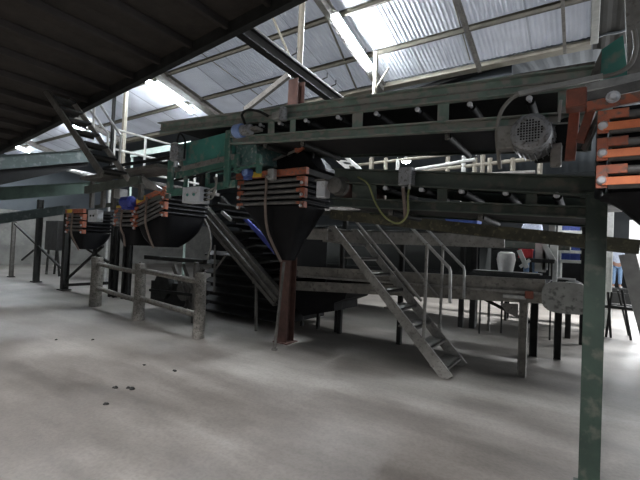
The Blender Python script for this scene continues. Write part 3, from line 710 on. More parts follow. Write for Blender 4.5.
# ---- grey walkway frame at the left behind hoppers
t = thing('frame_walkway', aY(130, 175, 3.7), 'dusty grey steel walkway frame over the left hoppers', 'walkway')
g = MB(); g.bar(aY(94,180.5,3.75), aY(172,168,3.75), .5, .05); g.build('deck', steel_dirty, t)
g = MB(); g.bar(aY(86,190,3.7), aY(140,180,3.7), .06, .14); g.bar(aY(96,207,3.9), aY(170,196,3.9), .05, .07); g.build('side_beam', mat('grey_green', (.11, .125, .105), (.06, .07, .06), .7, 0, 5, .1), t)
for x, y0, y1 in ((93, 178, 208), (104, 186, 208), (115, 180, 210), (142, 173, 200)):
    a, b = aY(x, y0, 3.78), aY(x, y1, 3.78); g = MB(); g.box(a.x-.045, a.x+.045, 3.75, 3.81, b.z, a.z); g.build('hanger', steel_dirty, t)
g = MB(); g.bar(aY(104,168,3.8), aY(173,157,3.8), .04, .05); g.bar(aY(140,170,3.8), aY(176,160,3.8), .03, .04); g.build('pipe', steel_dark, t)
g = MB(); g.prism([aY(139,175,3.74), aY(143,177,3.74), aY(161,189,3.74), aY(158,191,3.74), aY(146,188,3.74)], (0, .05, 0)); g.build('gusset', galv, t)
# legs of the hopper line down to floor
for i, (x, yt, yb) in enumerate([(112, 235, 297), (125, 235, 299), (246, 210, 262)][:2]):
    a = aZ(x, yb); g = MB()
    g.ibeam((a.x-.09, a.y, 0), (a.x-.09, a.y, 2.0), .1, .1, .012); g.ibeam((a.x+.13, a.y, 0), (a.x+.13, a.y, 2.0), .1, .1, .012)
    for k in range(6): g.bar((a.x-.09, a.y, .15+.3*k), (a.x+.13, a.y, .3+.3*k), .03, .03)
    tag(g.build('lattice_column', steel_dark), ['dark lattice column under the left hoppers, the farther of the pair', 'dark lattice column under the left hoppers, the nearer of the pair'][i], 'column', 'lattice columns')

# ================================================================== LEFT INCLINED BEAMS
def left_conveyor(lab, X, p0, p1, h0px, D, m, under=True, posts=()):
    a, b = aX(*p0, X), aX(*p1, X); h = h0px
    d = (b-a).normalized(); a2 = a-d*2.5; 
    t = thing('incline_conveyor', (X, (a.y+b.y)/2, min(a.z, b.z)-h), lab, 'conveyor', None)
    g = MB(); g.prism([a2, b, b-V((0,0,h)), a2-V((0,0,h))], (-.015, 0, 0))
    g.prism([a2, b, b-V((0,0,.015)), a2-V((0,0,.015))], (.06, 0, 0)); g.prism([a2-V((0,0,h)), b-V((0,0,h)), b-V((0,0,h-.015)), a2-V((0,0,h-.015))], (.06, 0, 0)); g.build('near_side', m, t)
    g = MB(); g.prism([a2+V((-D,0,0)), b+V((-D,0,0)), b+V((-D,0,-h)), a2+V((-D,0,-h))], (-.015, 0, 0)); g.build('far_side', m, t)
    g = MB(); g.prism([a2+V((-.02,0,-h+.03)), b+V((-.02,0,-h+.03)), b+V((-.02,0,-h+.045)), a2+V((-.02,0,-h+.045))], (-D+.02, 0, 0)); g.build('belt', belt_m, t)
    if under:
        g = MB(); g.prism([a2+V((-.06,0,-h)), b+V((-.06,0,-h)), b+V((-.06,0,-h-.12)), a2+V((-.06,0,-h-.7))], (-D+.1, 0, 0)); g.build('black_underside', black_ply, t)  # black tapering wedge below the belt
    return t
left_conveyor('slate grey inclined conveyor at the far left, topmost of three', -12.0, (2, 155), (90, 149.5), .36, 1.1, slate)
left_conveyor('green inclined conveyor at the far left, middle of three', -13.0, (2, 187), (104, 181), .36, .9, mat('green_mid', (.05, .072, .058), (.03, .045, .037), .75, 0, 3, .05, spec=.2), False)
left_conveyor('pale green-grey inclined conveyor at the far left, lowest of three', -13.9, (2, 214), (70, 205), .28, .5, slate, False)
posts = [((36, 282), 200, .16, 'thick dark post standing under the middle left conveyor'), ((64, 290), 214, .17, 'thick dark green post just left of the leftmost hopper'),
         ((11, 277), 222, .12, 'slim grey post near the left end wall'), ((92.5, 298), 236, .07, 'slim black post right of the leftmost hopper')]
for (x, y), yt, w, lab in posts:
    a = aZ(x, y); d = (a-CC).length; zt = aY(x+ (y-yt)*.045, yt, a.y).z
    t = thing('support_post', (a.x, a.y, 0), lab, 'post')
    g = MB(); g.ibeam((a.x, a.y, 0), (a.x, a.y, zt), w, w, .015); g.build('shaft', steel_dark if x != 11 else steel_dirty, t)
    g = MB(); g.box(a.x-w, a.x+w, a.y-w*.8, a.y+w*.8, 0, .03); g.build('base_plate', steel_dark, t)
# X bracing between posts
pts = [aZ(64, 290), aZ(92.5, 298)]
t = thing('cross_brace', (-12, 5.6, 0), 'dark diagonal bracing bars between the posts under the leftmost hopper', 'brace')
a = aZ(64, 290); Yb = a.y
g = MB(); g.bar(aY(66,280,Yb), aY(103,246,Yb), .06, .06); g.build('diagonal', steel_dark, t)
g = MB(); g.bar(aY(66,285,Yb), aY(108,283,Yb), .08, .08); g.build('bottom_tie', steel_dark, t)
g = MB(); g.bar(aY(86,248,Yb), aY(108,262,Yb), .06, .06); g.build('diagonal', steel_dark, t)
t = thing('cross_brace', (-16.5, 6, 0), 'dark diagonal brace between the two far left posts', 'brace')
a = aZ(36, 282); Yb = a.y
g = MB(); g.bar(aY(15,224,Yb), aY(61,268,Yb), .06, .06); g.build('diagonal', steel_dark, t)
g = MB(); g.bar(aY(22,260,Yb), aY(34,250,Yb), .05, .05); g.build('short_diagonal', steel_dark, t)
g = MB(); g.bar(aY(12,238,Yb+.3), aY(12,240,Yb+.3)+V((0,0,-.02)), .05, .05); 
# hanging dark bin behind
q = aZ(50, 280); 
t = thing('bagging_bin', (q.x, q.y, 0), 'tall dark bin on splayed legs behind the far left posts', 'bin')
Yb = 7.2; c0, c1 = aY(46, 222, Yb), aY(58, 222, Yb); zb = aY(50, 250, Yb).z
g = MB(); g.prism([(c0.x, Yb, zb), (c1.x, Yb, zb), (c1.x, Yb, c0.z+.05), (c0.x, Yb, c0.z+.05)], (0, .5, 0)); g.build('body', steel_dark, t)
for dx, dy, sx in ((.15, .1, .1), (.15, .4, .1), (-.15, .1, -.3), (-.15, .4, -.3)):
    xx = (c0.x if dx > 0 else c1.x)+dx
    g = MB(); g.tube([(xx, Yb+dy, zb), (xx-sx, Yb+dy, 0)], .045, 8); g.build('leg', steel_dark, t)

# ================================================================== LEFT UPPER STAIR & RAILINGS
t = thing('steel_stair', (-6.3, 3.0, 2.5), 'small steel stair with dark treads coming down from the dark platform at the upper left', 'stair')
A1, B1 = aY(44, 88, 2.65), aY(102, 174.5, 2.65)
A2, B2 = A1+V((0,.36,0)), B1+V((0,.36,0))
g = MB(); g.bar(A1, B1, .03, .10); g.build('stringer', steel_dirty, t)
g = MB(); g.bar(A2, B2, .03, .08); g.build('stringer', steel_grey, t)
za, zb = A1.z, B1.z
for k in range(7):
    z = za-.18-(za-zb-.2)*k/6.3; x1 = A1.x+(B1.x-A1.x)*(za-z)/(za-zb); 
    g = MB(); g.box(x1-.09, x1+.09, 2.67, 3.0, z-.015, z+.015); g.box(x1-.09, x1-.075, 2.67, 3.0, z-.045, z-.01); g.build('tread', steel_dark, t)
Yq = 3.35
for p, q, nm in (((84,102), (108,134), 'mid_rail'), ((95,97), (121,136), 'handrail'), ((94.5,99), (93,140), 'baluster'), ((85.5,101), (84.5,124), 'baluster'), ((121,136), (119,168), 'baluster'), ((108,134), (107.5,150), 'baluster')):
    g = MB(); g.tube([aY(*p, Yq), aY(*q, Yq)], .02, 8); g.build(nm, rail_white, t)
# uprights from the deck to the roof beside the stair
for i, (x, m, w) in enumerate([(110.5, steel_dark, .05), (122, cream, .09), (43.5, cream, .09)]):
    Yp = [3.9, 5.6, 8.0][i]; a = aY(x, 168 if i < 2 else 152, Yp); g = MB(); g.bar((a.x, Yp, a.z), (a.x, Yp, rz(Yp)-.2), w, w)
    tag(g.build('hanger_post', m), ['thin dark upright beside the upper left stair', 'cream upright behind the upper left stair', 'short cream upright far behind the left conveyors'][i], 'post')
# white railing along Y
Xr_ = -8.2
t = thing('guard_railing', (Xr_, 6, 2.9), 'white tube railing left of the teal hopper, behind the small stair', 'railing')
def lineX(p, q, X=Xr_): return aX(*p, X), aX(*q, X)
pa, pb = lineX((115, 132), (168, 147.5)); 
for dz, nm in ((0, 'top_rail'), (-.42, 'mid_rail'), (-.8, 'bottom_rail')):
    g = MB(); g.tube([(Xr_, pa.y, 3.9+dz), (Xr_, pb.y+1.5, 3.9+dz)], .026, 8); g.build(nm, rail_white, t)
for k in range(5):
    Yk = pa.y+k*(pb.y+1.5-pa.y)/4; g = MB(); g.tube([(Xr_, Yk, 2.95), (Xr_, Yk, 3.9)], .026, 8); g.build('baluster', rail_white, t)
g = MB(); g.box(Xr_-.9, Xr_+.05, pa.y-.1, pb.y+1.6, 2.87, 2.95); g.build('deck', steel_dirty, t)
g = MB(); a, b = aY(130, 158, 7.4), aY(162, 146, 7.4)
g.box(a.x, b.x+1.4, 7.4, 7.42, a.z+.02, b.z)
for X in (a.x+.05, b.x+1.3): g.box(X-.03, X+.03, 7.42, 7.48, 0, a.z+.2)
tag(g.build('belt_cover', mat('mint', (.42, .52, .47), (.34, .43, .38), .5)), 'pale mint cover sheet behind the white railing left of the teal hopper', 'cover')
# corrugated cover panels on left: bright sheets at (70-100, 170-182)
g = MB()
for k in range(9): 
    a = aY(66+3.3*k, 170+.9*k, 6.9); g.box(a.x-.02, a.x+.28, 6.7, 7.5, a.z-.02, a.z+.03)
a = aY(66, 170, 6.9); b = aY(96, 178, 6.9); g.bar(a+V((0,.5,-.05)), b+V((0,.5,-.05)), .05, .06); g.box(b.x-.04, b.x+.04, 7.35, 7.43, 0, b.z)
tag(g.build('roller_track', galv), 'row of pale roller slats behind the middle left conveyor', 'rollers')

# ================================================================== FENCE
fx_ = [(198, 338), (138, 320), (95, 306)]
t = thing('barrier_fence', (-7.4, 4.55, 0), 'low weathered fence of three thick round posts and two rails in front of the hoppers', 'fence')
tops = []
for i, (x, y) in enumerate(fx_):
    a = aZ(x, y); rr = [.095, .11, .13][i]; ht = [1.10, 1.13, 1.16][i]
    g = MB(); g.tube([(a.x, a.y, 0), (a.x+.01, a.y, ht*.3), (a.x, a.y+.01, ht*.6), (a.x-.01, a.y, ht-.02), (a.x-.01, a.y, ht)], [rr*1.04, rr, rr*.97, rr*.98, rr*.88], 16)
    g.build('post', concrete_post, t, True); tops.append(V((a.x, a.y, ht)))
for i in range(2):
    a, b = tops[i], tops[i+1]
    for z in (.98, .42):
        m_ = (a+b)/2; g = MB(); g.tube([(a.x, a.y, z-.04), (m_.x, m_.y-.01, z-.01), (b.x, b.y, z+.02)], .05, 12); g.build('rail', concrete_post, t, True)
# steel frame behind fence
YB = 5.3
t = thing('machine_frame', aY(176, 262, YB), 'dark steel table-like machine frame behind the fence', 'frame')
a, b = aY(146, 257, YB), aY(205, 262, YB)
g = MB(); g.bar(a, b, .1, .09); g.build('top_beam', steel_dark, t)
for x in (148, 203):
    q = aY(x, 262, YB); g = MB(); g.box(q.x-.04, q.x+.04, YB-.2, YB-.12, 0, q.z); g.build('leg', steel_dirty, t)
g = MB(); g.bar(aY(183, 264, YB), aY(196, 300, YB), .04, .06); g.build('brace', steel_dirty, t)
g = MB(); g.bar(aY(150, 290, YB), aY(203, 296, YB), .05, .06); g.build('low_rail', steel_dark, t)
# shaker / dark machine behind
YB = 6.2
t = thing('drive_unit', aZ(176, 310), 'dark drive machinery with a flywheel on the floor behind the fence', 'machine')
q = aY(172, 285, YB)
g = MB(); g.box(q.x-.9, q.x+1.6, YB, YB+1.2, 0, .55); g.build('bed', steel_dark, t)
g = MB(); g.tube([q+V((-.3, -.1, -.05)), q+V((-.3, .06, -.05))], .32, 24); g.build('flywheel', steel_dark, t, True)
g = MB(); g.tube([q+V((.5, -.05, -.1)), q+V((.5, .6, -.1))], .24, 20); g.build('drum', steel_dirty, t, True)
g = MB(); g.bar(q+V((.1,-.05,.5)), q+V((.95,-.05,-.6)), .08, .12); g.bar(q+V((1.2,-.05,.5)), q+V((.6,-.05,-.6)), .08, .1); g.build('arm', steel_dirty, t)

# stepped dark louvre hopper (x 205-262, y 245-312)
YB = 5.95
t = thing('slatted_chute', aZ(232, 315), 'dark slatted chute standing behind the big diagonal channel', 'chute')
a, b = aY(206, 300, YB), aY(280, 300, YB)
g = MB(); g.box(a.x, b.x+.2, YB+.1, YB+1.3, 0.12, 1.9); g.build('body', black_ply, t)
for k in range(7):
    z = .22+k*.2; g = MB(); g.prism([(a.x-.02, YB+.1, z), (b.x+.2, YB+.1, z), (b.x+.2, YB-.08, z-.09), (a.x-.02, YB-.08, z-.09)], (0, 0, .02)); g.build('slat', steel_dark, t)

# big diagonal channel incline with cleats behind central hopper
YB = 5.45
t = thing('cleated_elevator', (-5.6, 5.8, .5), 'steep elevator with black cleats descending behind the central hopper', 'elevator')
def P(x, y, Y=YB): return aY(x, y, Y)
g = MB(); a, b = P(201, 211), P(277, 300); g.chan(a, b, .12, .30, .02, flip=-1, up=(0,0,1)); g.chan(a+V((0,-.01,0)), b+V((0,-.01,0)), .06, .12, .02, flip=1); g.build('near_stringer', steel_dirty, t)
g = MB(); a2, b2 = P(222, 200, 6.3), P(300, 290, 6.3); g.chan(a2, b2, .1, .2, .02); g.build('far_stringer', steel_dark, t)
d = (b-a); 
for k in range(11):
    p = a+d*(.04+k*.085)+V((.1, .05, .16)); g = MB()
    g.prism([p, p+V((.26, 0, .05)), p+V((.26, 0, .08)), p+V((0, 0, .04))], (0, .85, 0)); g.build('cleat', rubber if k % 2 else steel_dark, t)
g = MB(); g.prism([P(243,219,5.3), P(247,219,5.3), P(279,252,5.3), P(275,255,5.3)], (0, .05, 0)); g.build('blue_edge_guard', blue_deep, t)
g = MB(); g.bar(P(222, 212, 5.2), P(231, 220, 5.2), .05, .06); g.build('white_bracket', galv, t)
# thin props near
for i, (xt, yt, xb, yb, r) in enumerate([(284, 262, 274.5, 350, .022), (256.5, 283, 256, 331, .03)]):
    b_ = aZ(xb, yb); a_ = aY(xt, yt, b_.y); g = MB(); g.tube([b_, a_], r, 8)
    if i == 1: g.bar((a_.x-.08, a_.y, a_.z), (a_.x+.08, a_.y, a_.z), .06, .03)
    else: g.tube([b_, b_+V((0,0,.02))], .05, 8)
    tag(g.build('prop_pole', steel_dirty), ['thin slanted pole leaning just left of the brown column', 'thin upright pole left of the brown column under the diagonal channel'][i], 'pole')
q = aY(216, 265, 5.9)
g = MB(); g.tube([aY(215, 245, 5.4), aY(214, 292, 5.4)], .02, 8); g.bar(aY(215,270,5.4), aY(226,255,5.4), .03, .03)
tag(g.build('bracket_post', steel_dirty), 'thin grey bracket post in the dark space left of the diagonal channel', 'post')
g = MB(); g.tube(smooth_path([aY(200,212,4.9), aY(208,226,4.9), aY(211,245,4.9), aY(207,258,4.9)]), .014, 8)
tag(g.build('hanging_hose', cable_grey, None, True), 'thin grey hose hanging right of the left black hopper', 'hose')

# ================================================================== STAIR IN THE CENTRE
YS0, YS1 = 5.1, 5.82
t = thing('steel_staircase', (-2.3, 5.45, 0), 'grimy grey steel staircase with tube handrails descending right to the floor', 'staircase')
A, B = aY(329, 231, YS0), aY(447, 379, YS0); B.z = max(B.z, .01)
for Y in (YS0, YS1):
    g = MB(); g.prism([(A.x-.02, Y, A.z+.08), (A.x+.10, Y, A.z+.08), (B.x+.07, Y, B.z+.05), (B.x+.0, Y, B.z-.005), (B.x-.1, Y, B.z)], (0, .03, 0)); g.build('stringer', steel_grey, t)
nst = 8
for k in range(nst):
    u = (k+.7)/(nst+.3); p = A.lerp(B, u)
    g = MB(); g.box(p.x-.11, p.x+.12, YS0+.03, YS1, p.z-.03, p.z-.005); g.box(p.x+.10, p.x+.12, YS0+.03, YS1, p.z-.055, p.z-.005); g.build('tread', steel_dirty, t)
for Y in (YS0+.02, YS1+.01):
    dy = Y
    def Q(x, y): 
        v = aY(x, y, YS0); return V((v.x, dy, v.z))
    g = MB(); g.tube([Q(355,221), Q(421,301)], .019, 8); g.build('mid_rail', steel_grey, t)
    top = [Q(398,215), Q(410,226.5), Q(449,268), Q(450,272), Q(449.5,303)]
    g = MB(); g.tube(top, .021, 8); g.build('handrail', galv, t)
    b0 = Q(423,340); 
    g = MB(); g.tube([(b0.x, dy, b0.z), (b0.x, dy, Q(424,243).z)], .022, 8); g.build('handrail_post', steel_grey, t)
g = MB(); g.tube([(B.x-.05, YS0+.02, 0), (B.x-.05, YS0+.02, .12)], .008, 6); g.build('anchor_bolt', galv, t)
# landing
t = thing('landing_walkway', (-2.4, 5.5, 1.8), 'dirty grey walkway landing at the head of the staircase', 'walkway')
a, b = aY(300, 232, 5.1), aY(455, 236, 5.1)
zd = 1.93
g = MB(); g.box(-3.9, -.9, YS1+.06, 6.5, zd-.03, zd); g.box(-3.9, A.x-.03, YS0, YS1+.06, zd-.03, zd); g.build('deck', steel_dirty, t)
g = MB(); g.box(-3.9, -.9, YS1+.06, YS1+.09, zd-.22, zd); g.build('fascia', steel_grey, t)
g = MB(); g.box(-3.9, A.x-.03, YS0-.0, YS0+.03, zd-.2, zd); g.build('end_fascia', steel_grey, t)
for X in (-3.8, -2.6):
    g = MB(); g.box(X-.04, X+.04, 6.4, 6.48, 0, zd-.03); g.build('leg', steel_dark, t)

# ================================================================== SORTING TABLE (dirty trough)
YT0, YT1 = 5.95, 7.35
t = thing('sorting_conveyor', (-2.4, 6.6, 0), 'long battered grey sorting conveyor passing behind the staircase, ending at a rounded plate', 'conveyor')
tt, tb = fz((295,266), (534,279), YT0), fz((295,290), (534,303), YT0)
xa, xb = aY(288, 275, YT0).x, aY(545, 290, YT0).x
def stripf(f0, f1, y, T, nm, m):
    g = MB(); g.prism([(xa, y, f0(xa)), (xb, y, f0(xb)), (xb, y, f1(xb)), (xa, y, f1(xa))], (0, T, 0)); return g.build(nm, m, t)
trough_m = mat('trough_steel', (.27, .255, .22), (.14, .13, .115), .65, .1, 5, .3, c3=(.12, .11, .095), dust=.1)
stripf(lambda X: tt(X)-.17, tt, YT0, .02, 'upper_side', trough_m)
stripf(tb, lambda X: tb(X)+.17, YT0-.03, .02, 'lower_side', trough_m)
stripf(lambda X: tt(X)-.2, lambda X: tt(X)-.17, YT0-.06, .06, 'ledge', steel_grey)
stripf(tb, tt, YT1, .02, 'far_side', steel_dark)
stripf(lambda X: tt(X)-.08, lambda X: tt(X)-.06, YT0+.02, YT1-YT0-.02, 'belt', belt_m)
stripf(lambda X: tb(X)+.02, lambda X: tb(X)+.04, YT0+.02, YT1-YT0-.02, 'underpan', steel_dark)
c = aY(566, 298, YT0-.08)
def arcpts(cx, cz, w, h, y, n=20): return [V((cx+w*math.copysign(abs(math.cos(q))**.6, math.cos(q)), y, cz+h*math.copysign(abs(math.sin(q))**.6, math.sin(q)))) for q in [2*math.pi*k/n for k in range(n)]]
g = MB(); g.prism(arcpts(c.x, c.z, .27, .2, YT0-.09), (0, .03, 0)); g.build('end_guard', mat('guard_grey', (.36, .36, .33), (.24, .24, .22), .6, .1, 5, .1, c3=(.12, .12, .11), dust=.05), t)
g = MB(); g.tube([(c.x+.05, YT0-.05, c.z), (c.x+.05, YT1, c.z)], .17, 20); g.build('head_pulley', steel_dark, t, True)
g = MB(); q = aY(514, 297, YT0-.08); g.box(q.x-.14, q.x+.14, YT0-.08, YT0-.03, q.z-.025, q.z+.025); g.build('adjuster', galv, t)
g = MB(); q = aY(529, 295, YT0-.08); g.box(q.x-.05, q.x+.05, YT0-.09, YT0-.03, q.z-.05, q.z+.05); g.build('bearing_block', redrust, t)
for x, y, w, m in ((520, 379, .10, trough_m), (533, 356, .11, steel_dark), (557, 359, .10, steel_dark), (497, 324, .05, steel_grey)):
    q = aZ(x, y); q.y = max(q.y, YT0) if w > .06 else min(q.y, 9)
    zt = tb(min(q.x, xb))+.02
    g = MB(); g.ibeam((q.x, q.y, 0), (q.x, q.y, zt), w, w, .012, up=(1,0,0)); g.build('leg', m, t)
g = MB(); q = aZ(533, 356); g.bar((q.x-1.0, q.y-.1, tb(q.x)-.03), (q.x-.05, q.y-.1, .55), .04, .05); g.build('brace', steel_dark, t)
g = MB(); q = aZ(533, 356); g.ibeam((q.x-1.15, q.y-.1, tb(q.x)-.02), (q.x+.3, q.y-.1, tb(q.x)-.02), .06, .08); g.build('cross_beam', steel_dark, t)
g = MB(); g.prism([aY(500,303,6.6), aY(518,304,6.6), aY(518,318,6.6), aY(506,312,6.6)], (0, .02, 0)); g.build('deflector', steel_grey, t)
# flattened dark bin under its left end
t = thing('collecting_bin', aZ(318, 318), 'dark sagging bin on short legs under the left end of the sorting conveyor', 'bin')
Yb = 6.15
g = MB(); g.prism([aY(290,288,Yb), aY(347,291,Yb), aY(345,299,Yb), aY(334,303,Yb), aY(334,311,Yb), aY(303,316,Yb), aY(288,300,Yb)], (0, .9, 0)); g.build('body', rubber, t)
for x in (302, 318, 336):
    q = aY(x, 306, Yb+.3); g = MB(); g.box(q.x-.03, q.x+.03, Yb+.3, Yb+.36, 0, q.z); g.build('leg', steel_dark, t)

g = MB()
for k in range(5):
    a = aY(302+3.6*k, 246, 8.6); b = aY(302+3.6*k, 262, 8.6); g.tube([(a.x, 8.6, 0 if k in (0, 4) else b.z), (a.x, 8.6, a.z)], .05, 8)
g.box(aY(302,246,8.6).x, aY(317,246,8.6).x, 8.6, 8.64, aY(302,262,8.6).z, aY(302,246,8.6).z)
tag(g.build('ribbed_panel', mat('pale_panel', (.55, .53, .44), (.42, .40, .33), .6)), 'pale ribbed panel seen low behind the brown column', 'panel')
# dark machine bodies filling the space under the walkway to keep it dark
YM = 9.3
a, b = aY(330, 245, YM), aY(508, 262, YM)
t = thing('grading_machine', (a.x+1, YM+.6, 0), 'large dark green grading machine behind the sorting conveyor, under the walkway', 'machine')
zt, zb = aY(420, 236, YM).z, aY(420, 287, YM).z
x1 = aY(480, 250, YM).x
g = MB(); g.box(a.x-3.0, x1, YM, YM+1.3, .62, zt+.25); g.build('housing', mat('machine_dark', (.012, .016, .013), (.007, .009, .008), .7), t)
g = MB(); g.box(a.x-3, x1+1.8, YM-.05, YM+.95, 1.0, 1.18); g.build('bed_rail', steel_dark, t)
g = MB(); g.box(x1, x1+1.7, YM, YM+.9, zt-.22, zt+.12); g.build('hood', green_dark, t)
for X in (a.x-2.8, a.x, x1-.1, x1+1.7):
    g = MB(); g.box(X-.05, X+.05, YM+.1, YM+.2, 0, 1.05); g.build('leg', steel_dark, t)
# little bits on the floor beyond: bright oval trays
q = aZ(424, 292, .6)

a, b = aY(474, 240, 11.7), aY(603, 240, 11.7)  # black sheet added to keep the gap behind the crates dark
g = MB(); g.box(a.x, b.x, 11.7, 11.76, .45, 2.15); g.box(a.x, a.x+.06, 11.76, 11.82, 0, 2.15); g.box(b.x-.06, b.x, 11.76, 11.82, 0, 2.15)
tag(g.build('dark_backing', black_ply), 'black sheet added as dark background behind the blue crates and the sorting conveyor end', 'screen')
# ================================================================== REAR WALKWAY (railings between conveyors)
YR = 8.0
t = thing('rear_walkway', (-3, YR+.4, 2.2), 'rear walkway with pale tube railings seen between the two green conveyors', 'walkway')
def rail(p, q, r, nm, m, Y=YR): g = MB(); g.tube([aY(*p, Y), aY(*q, Y)], r, 8); g.build(nm, m, t)
rail((345,166.5), (452,154), .035, 'top_rail', cream); rail((372,177), (475,159.5), .035, 'top_rail', rail_white, 7.4); rail((413,172), (560,156), .04, 'mid_rail', cream)
rail((372,180), (535,172), .035, 'low_rail', steel_grey, 7.4)
for x, yt in ((386,158), (398,160), (448,157), (464,156), (475,158), (483,155), (490,158), (513,158), (540,160)):
    a = aY(x, yt, YR); g = MB(); g.tube([a, (a.x, YR, 2.6)], .045, 8); g.build('baluster', rail_white if x in (398,464) else cream, t)
g = MB(); g.box(-6.5, .6, YR-.1, YR+1.0, 2.5, 2.6); g.build('deck', steel_dirty, t)
for X in (-6.3, -2.2, .02):
    g = MB(); g.box(X-.05, X+.05, YR+.9, YR+1.0, 0, 2.5); g.build('leg', steel_dark, t)
t = thing('white_ladder', aY(338, 165, 7.2), 'pale diagonal ladder rails behind the central hopper, below the upper conveyor', 'ladder')
for p, q in (((331,154), (352,172)), ((345,156), (363,172))):
    g = MB(); g.bar(aY(*p, 7.2), aY(*q, 7.2), .05, .07); g.build('rail', rail_white, t)
g = MB()
for k in range(4):
    u = (k+.5)/4; p = aY(331,154,7.2).lerp(aY(352,172,7.2), u); q = aY(345,156,7.2).lerp(aY(363,172,7.2), u); g.bar(p, q, .04, .03)
g.build('rung', rail_white, t)
# lower part of the rear machine: white frames at 540-556
t = thing('white_frame_stair', aY(546, 262, 9.2), 'white steel stair frame behind the sorting conveyor end', 'stair')
Yq = 9.0
for x, y0, y1, w in ((541,241,272,.10), (545.5,243,270,.05), (553,205,233,.06), (554,245,285,.07)):
    a, b = aY(x, y0, Yq), aY(x, y1, Yq); g = MB(); g.box(a.x-w, a.x+w, Yq, Yq+.06, b.z, a.z); g.build('upright', rail_white, t)
g = MB(); g.bar(aY(542,241,Yq-.05), aY(554,262,Yq-.05), .06, .1); g.build('sloping_rail', rail_white, t)
# white rails with blue crates at 562-582
t = thing('storage_rack', aY(572, 262, 10.5), 'white railed rack holding blue crates, left of the green post', 'rack')
Yq = 10.6
for y in (232, 251.5, 261):
    a, b = aY(560, y, Yq), aY(600, y, Yq); g = MB(); g.box(a.x, b.x, Yq, Yq+.05, a.z-.035, a.z+.035); g.build('rail', rail_white, t)
for x in (560, 600):
    a = aY(x, 222, Yq); g = MB(); g.box(a.x-.04, a.x+.04, Yq+.05, Yq+.13, 0, a.z); g.box(a.x-.04, a.x+.04, Yq+.7, Yq+.78, 0, a.z); g.build('post', rail_white, t)
for y in (232, 261):
    a, b = aY(560, y, Yq), aY(600, y, Yq); g = MB(); g.box(a.x, b.x, Yq+.12, Yq+.72, a.z-.03, a.z); g.build('shelf', steel_dark, t)
def crate(name, x0, x1, y0, y1, z0, z1, m, lab, cat, grp):
    g = MB(); T = .02; g.box(x0, x1, y0, y1, z0, z0+T); g.box(x0, x0+T, y0, y1, z0, z1); g.box(x1-T, x1, y0, y1, z0, z1); g.box(x0, x1, y0, y0+T, z0, z1); g.box(x0, x1, y1-T, y1, z0, z1)
    n = max(3, int((x1-x0)/.06))
    for k in range(n+1):
        X = x0+(x1-x0)*k/n; g.box(X-.008, X+.008, y0-.012, y0, z0, z1)
    g.box(x0-.01, x1+.01, y0-.015, y1+.01, z1-.03, z1); return tag(g.build(name, m), lab, cat, grp)
labs = ['blue ribbed crate on the white rack, upper shelf left', 'blue ribbed crate on the white rack, upper shelf right', 'blue ribbed crate on the white rack, lower shelf left', 'blue ribbed crate on the white rack, lower shelf right']
k = 0
for ya, yb_ in ((221, 232), (243, 261)):
    for x0_, x1_ in ((562, 570), (571, 580)):
        a, b = aY(x0_, ya, Yq+.2), aY(x1_, yb_, Yq+.2); zf = aY(560, yb_, Yq).z
        crate('blue_crate', a.x, b.x-.01, Yq+.15, Yq+.6, zf+.002, a.z, blue_crate_m, labs[k], 'crate', 'blue crates on the white rack'); k += 1
# blue things on walkway at (450-478, 214-222)
a, b = aY(450, 216, 6.2), aY(479, 222, 6.2)
g = MB(); g.prism([aY(443,216.5,6.2), aY(470,214.5,6.2), aY(478,219,6.2), aY(476,226.5,6.2), aY(450,226,6.2)], (0, .3, 0))
tag(g.build('blue_sack', mat('sack_blue', (.10, .18, .55), (.06, .1, .38), .6, 0, 8)), 'crumpled blue sack lying on the walkway, seen through the gap under the dark green conveyor', 'sack')
g = MB(); zb = aY(460,222,6.2).z; g.box(-3.9+1.2, -.9, 6.0, 6.5, zb-.05, zb); 
# crates in mid: red crate
a = aY(526.5, 255, 8.8)
t = None
crate('red_crate', a.x-.13, a.x+.10, 8.75, 9.0, 1.6-.02, a.z+.12, red_plastic, 'small red crate beside white bars behind the sorting conveyor', 'crate', None)
g = MB(); g.box(a.x-.5, a.x+.5, 8.6, 9.2, 1.5, 1.578); g.box(a.x-.45, a.x-.42, 8.9, 8.93, 0, 1.5); g.box(a.x+.42, a.x+.45, 8.9, 8.93, 0, 1.5)
tag(g.build('shelf_bench', steel_dark), 'narrow dark bench behind the sorting conveyor carrying the red crate', 'bench')
g = MB(); g.bar(aY(519,250,8.5), aY(527,268,8.5), .05, .08); g.bar(aY(520,267,8.5), aY(530,260,8.5), .04, .06)
tag(g.build('crossed_bars', rail_white), 'crossed white bars in front of the red crate', 'bars')
q = aY(506, 262, 8.3)
g = MB(); g.tube([q+V((0,0,-.18)), q+V((0,0,.05)), q+V((0,0,.17)), q+V((0,0,.2))], [.13, .17, .15, .1], 14)
tag(g.build('grey_sack', bin_grey, None, True), 'rounded grey sack on the bed of the grading machine', 'sack')
g = MB(); g.box(q.x-.55, q.x+.6, 8.05, 8.6, q.z-.24, q.z-.18); g.box(q.x-.5, q.x-.47, 8.5, 8.53, 0, q.z-.24); g.box(q.x+.5, q.x+.53, 8.5, 8.53, 0, q.z-.24)
tag(g.build('side_table', steel_dark), 'dark side table under the rounded grey sack', 'table')
a, b = aY(491, 256, 9.25), aY(520, 264, 9.25)

# bright doorway far right + daylight: opening in the rear wall lit by sky. White building outside
g = MB(); g.box(-3, 12, 27, 27.4, 0, 6); mark('wall_outside', g, mat('white_render', (.8, .8, .8), (.74, .74, .75), .8, 0, .5))
g = MB(); g.box(-4, 9, 21.6, 27, -.2, -.0); mark('floor_yard', g, mat('yard', (.5, .5, .48), (.4, .4, .38), .9, 0, 1))

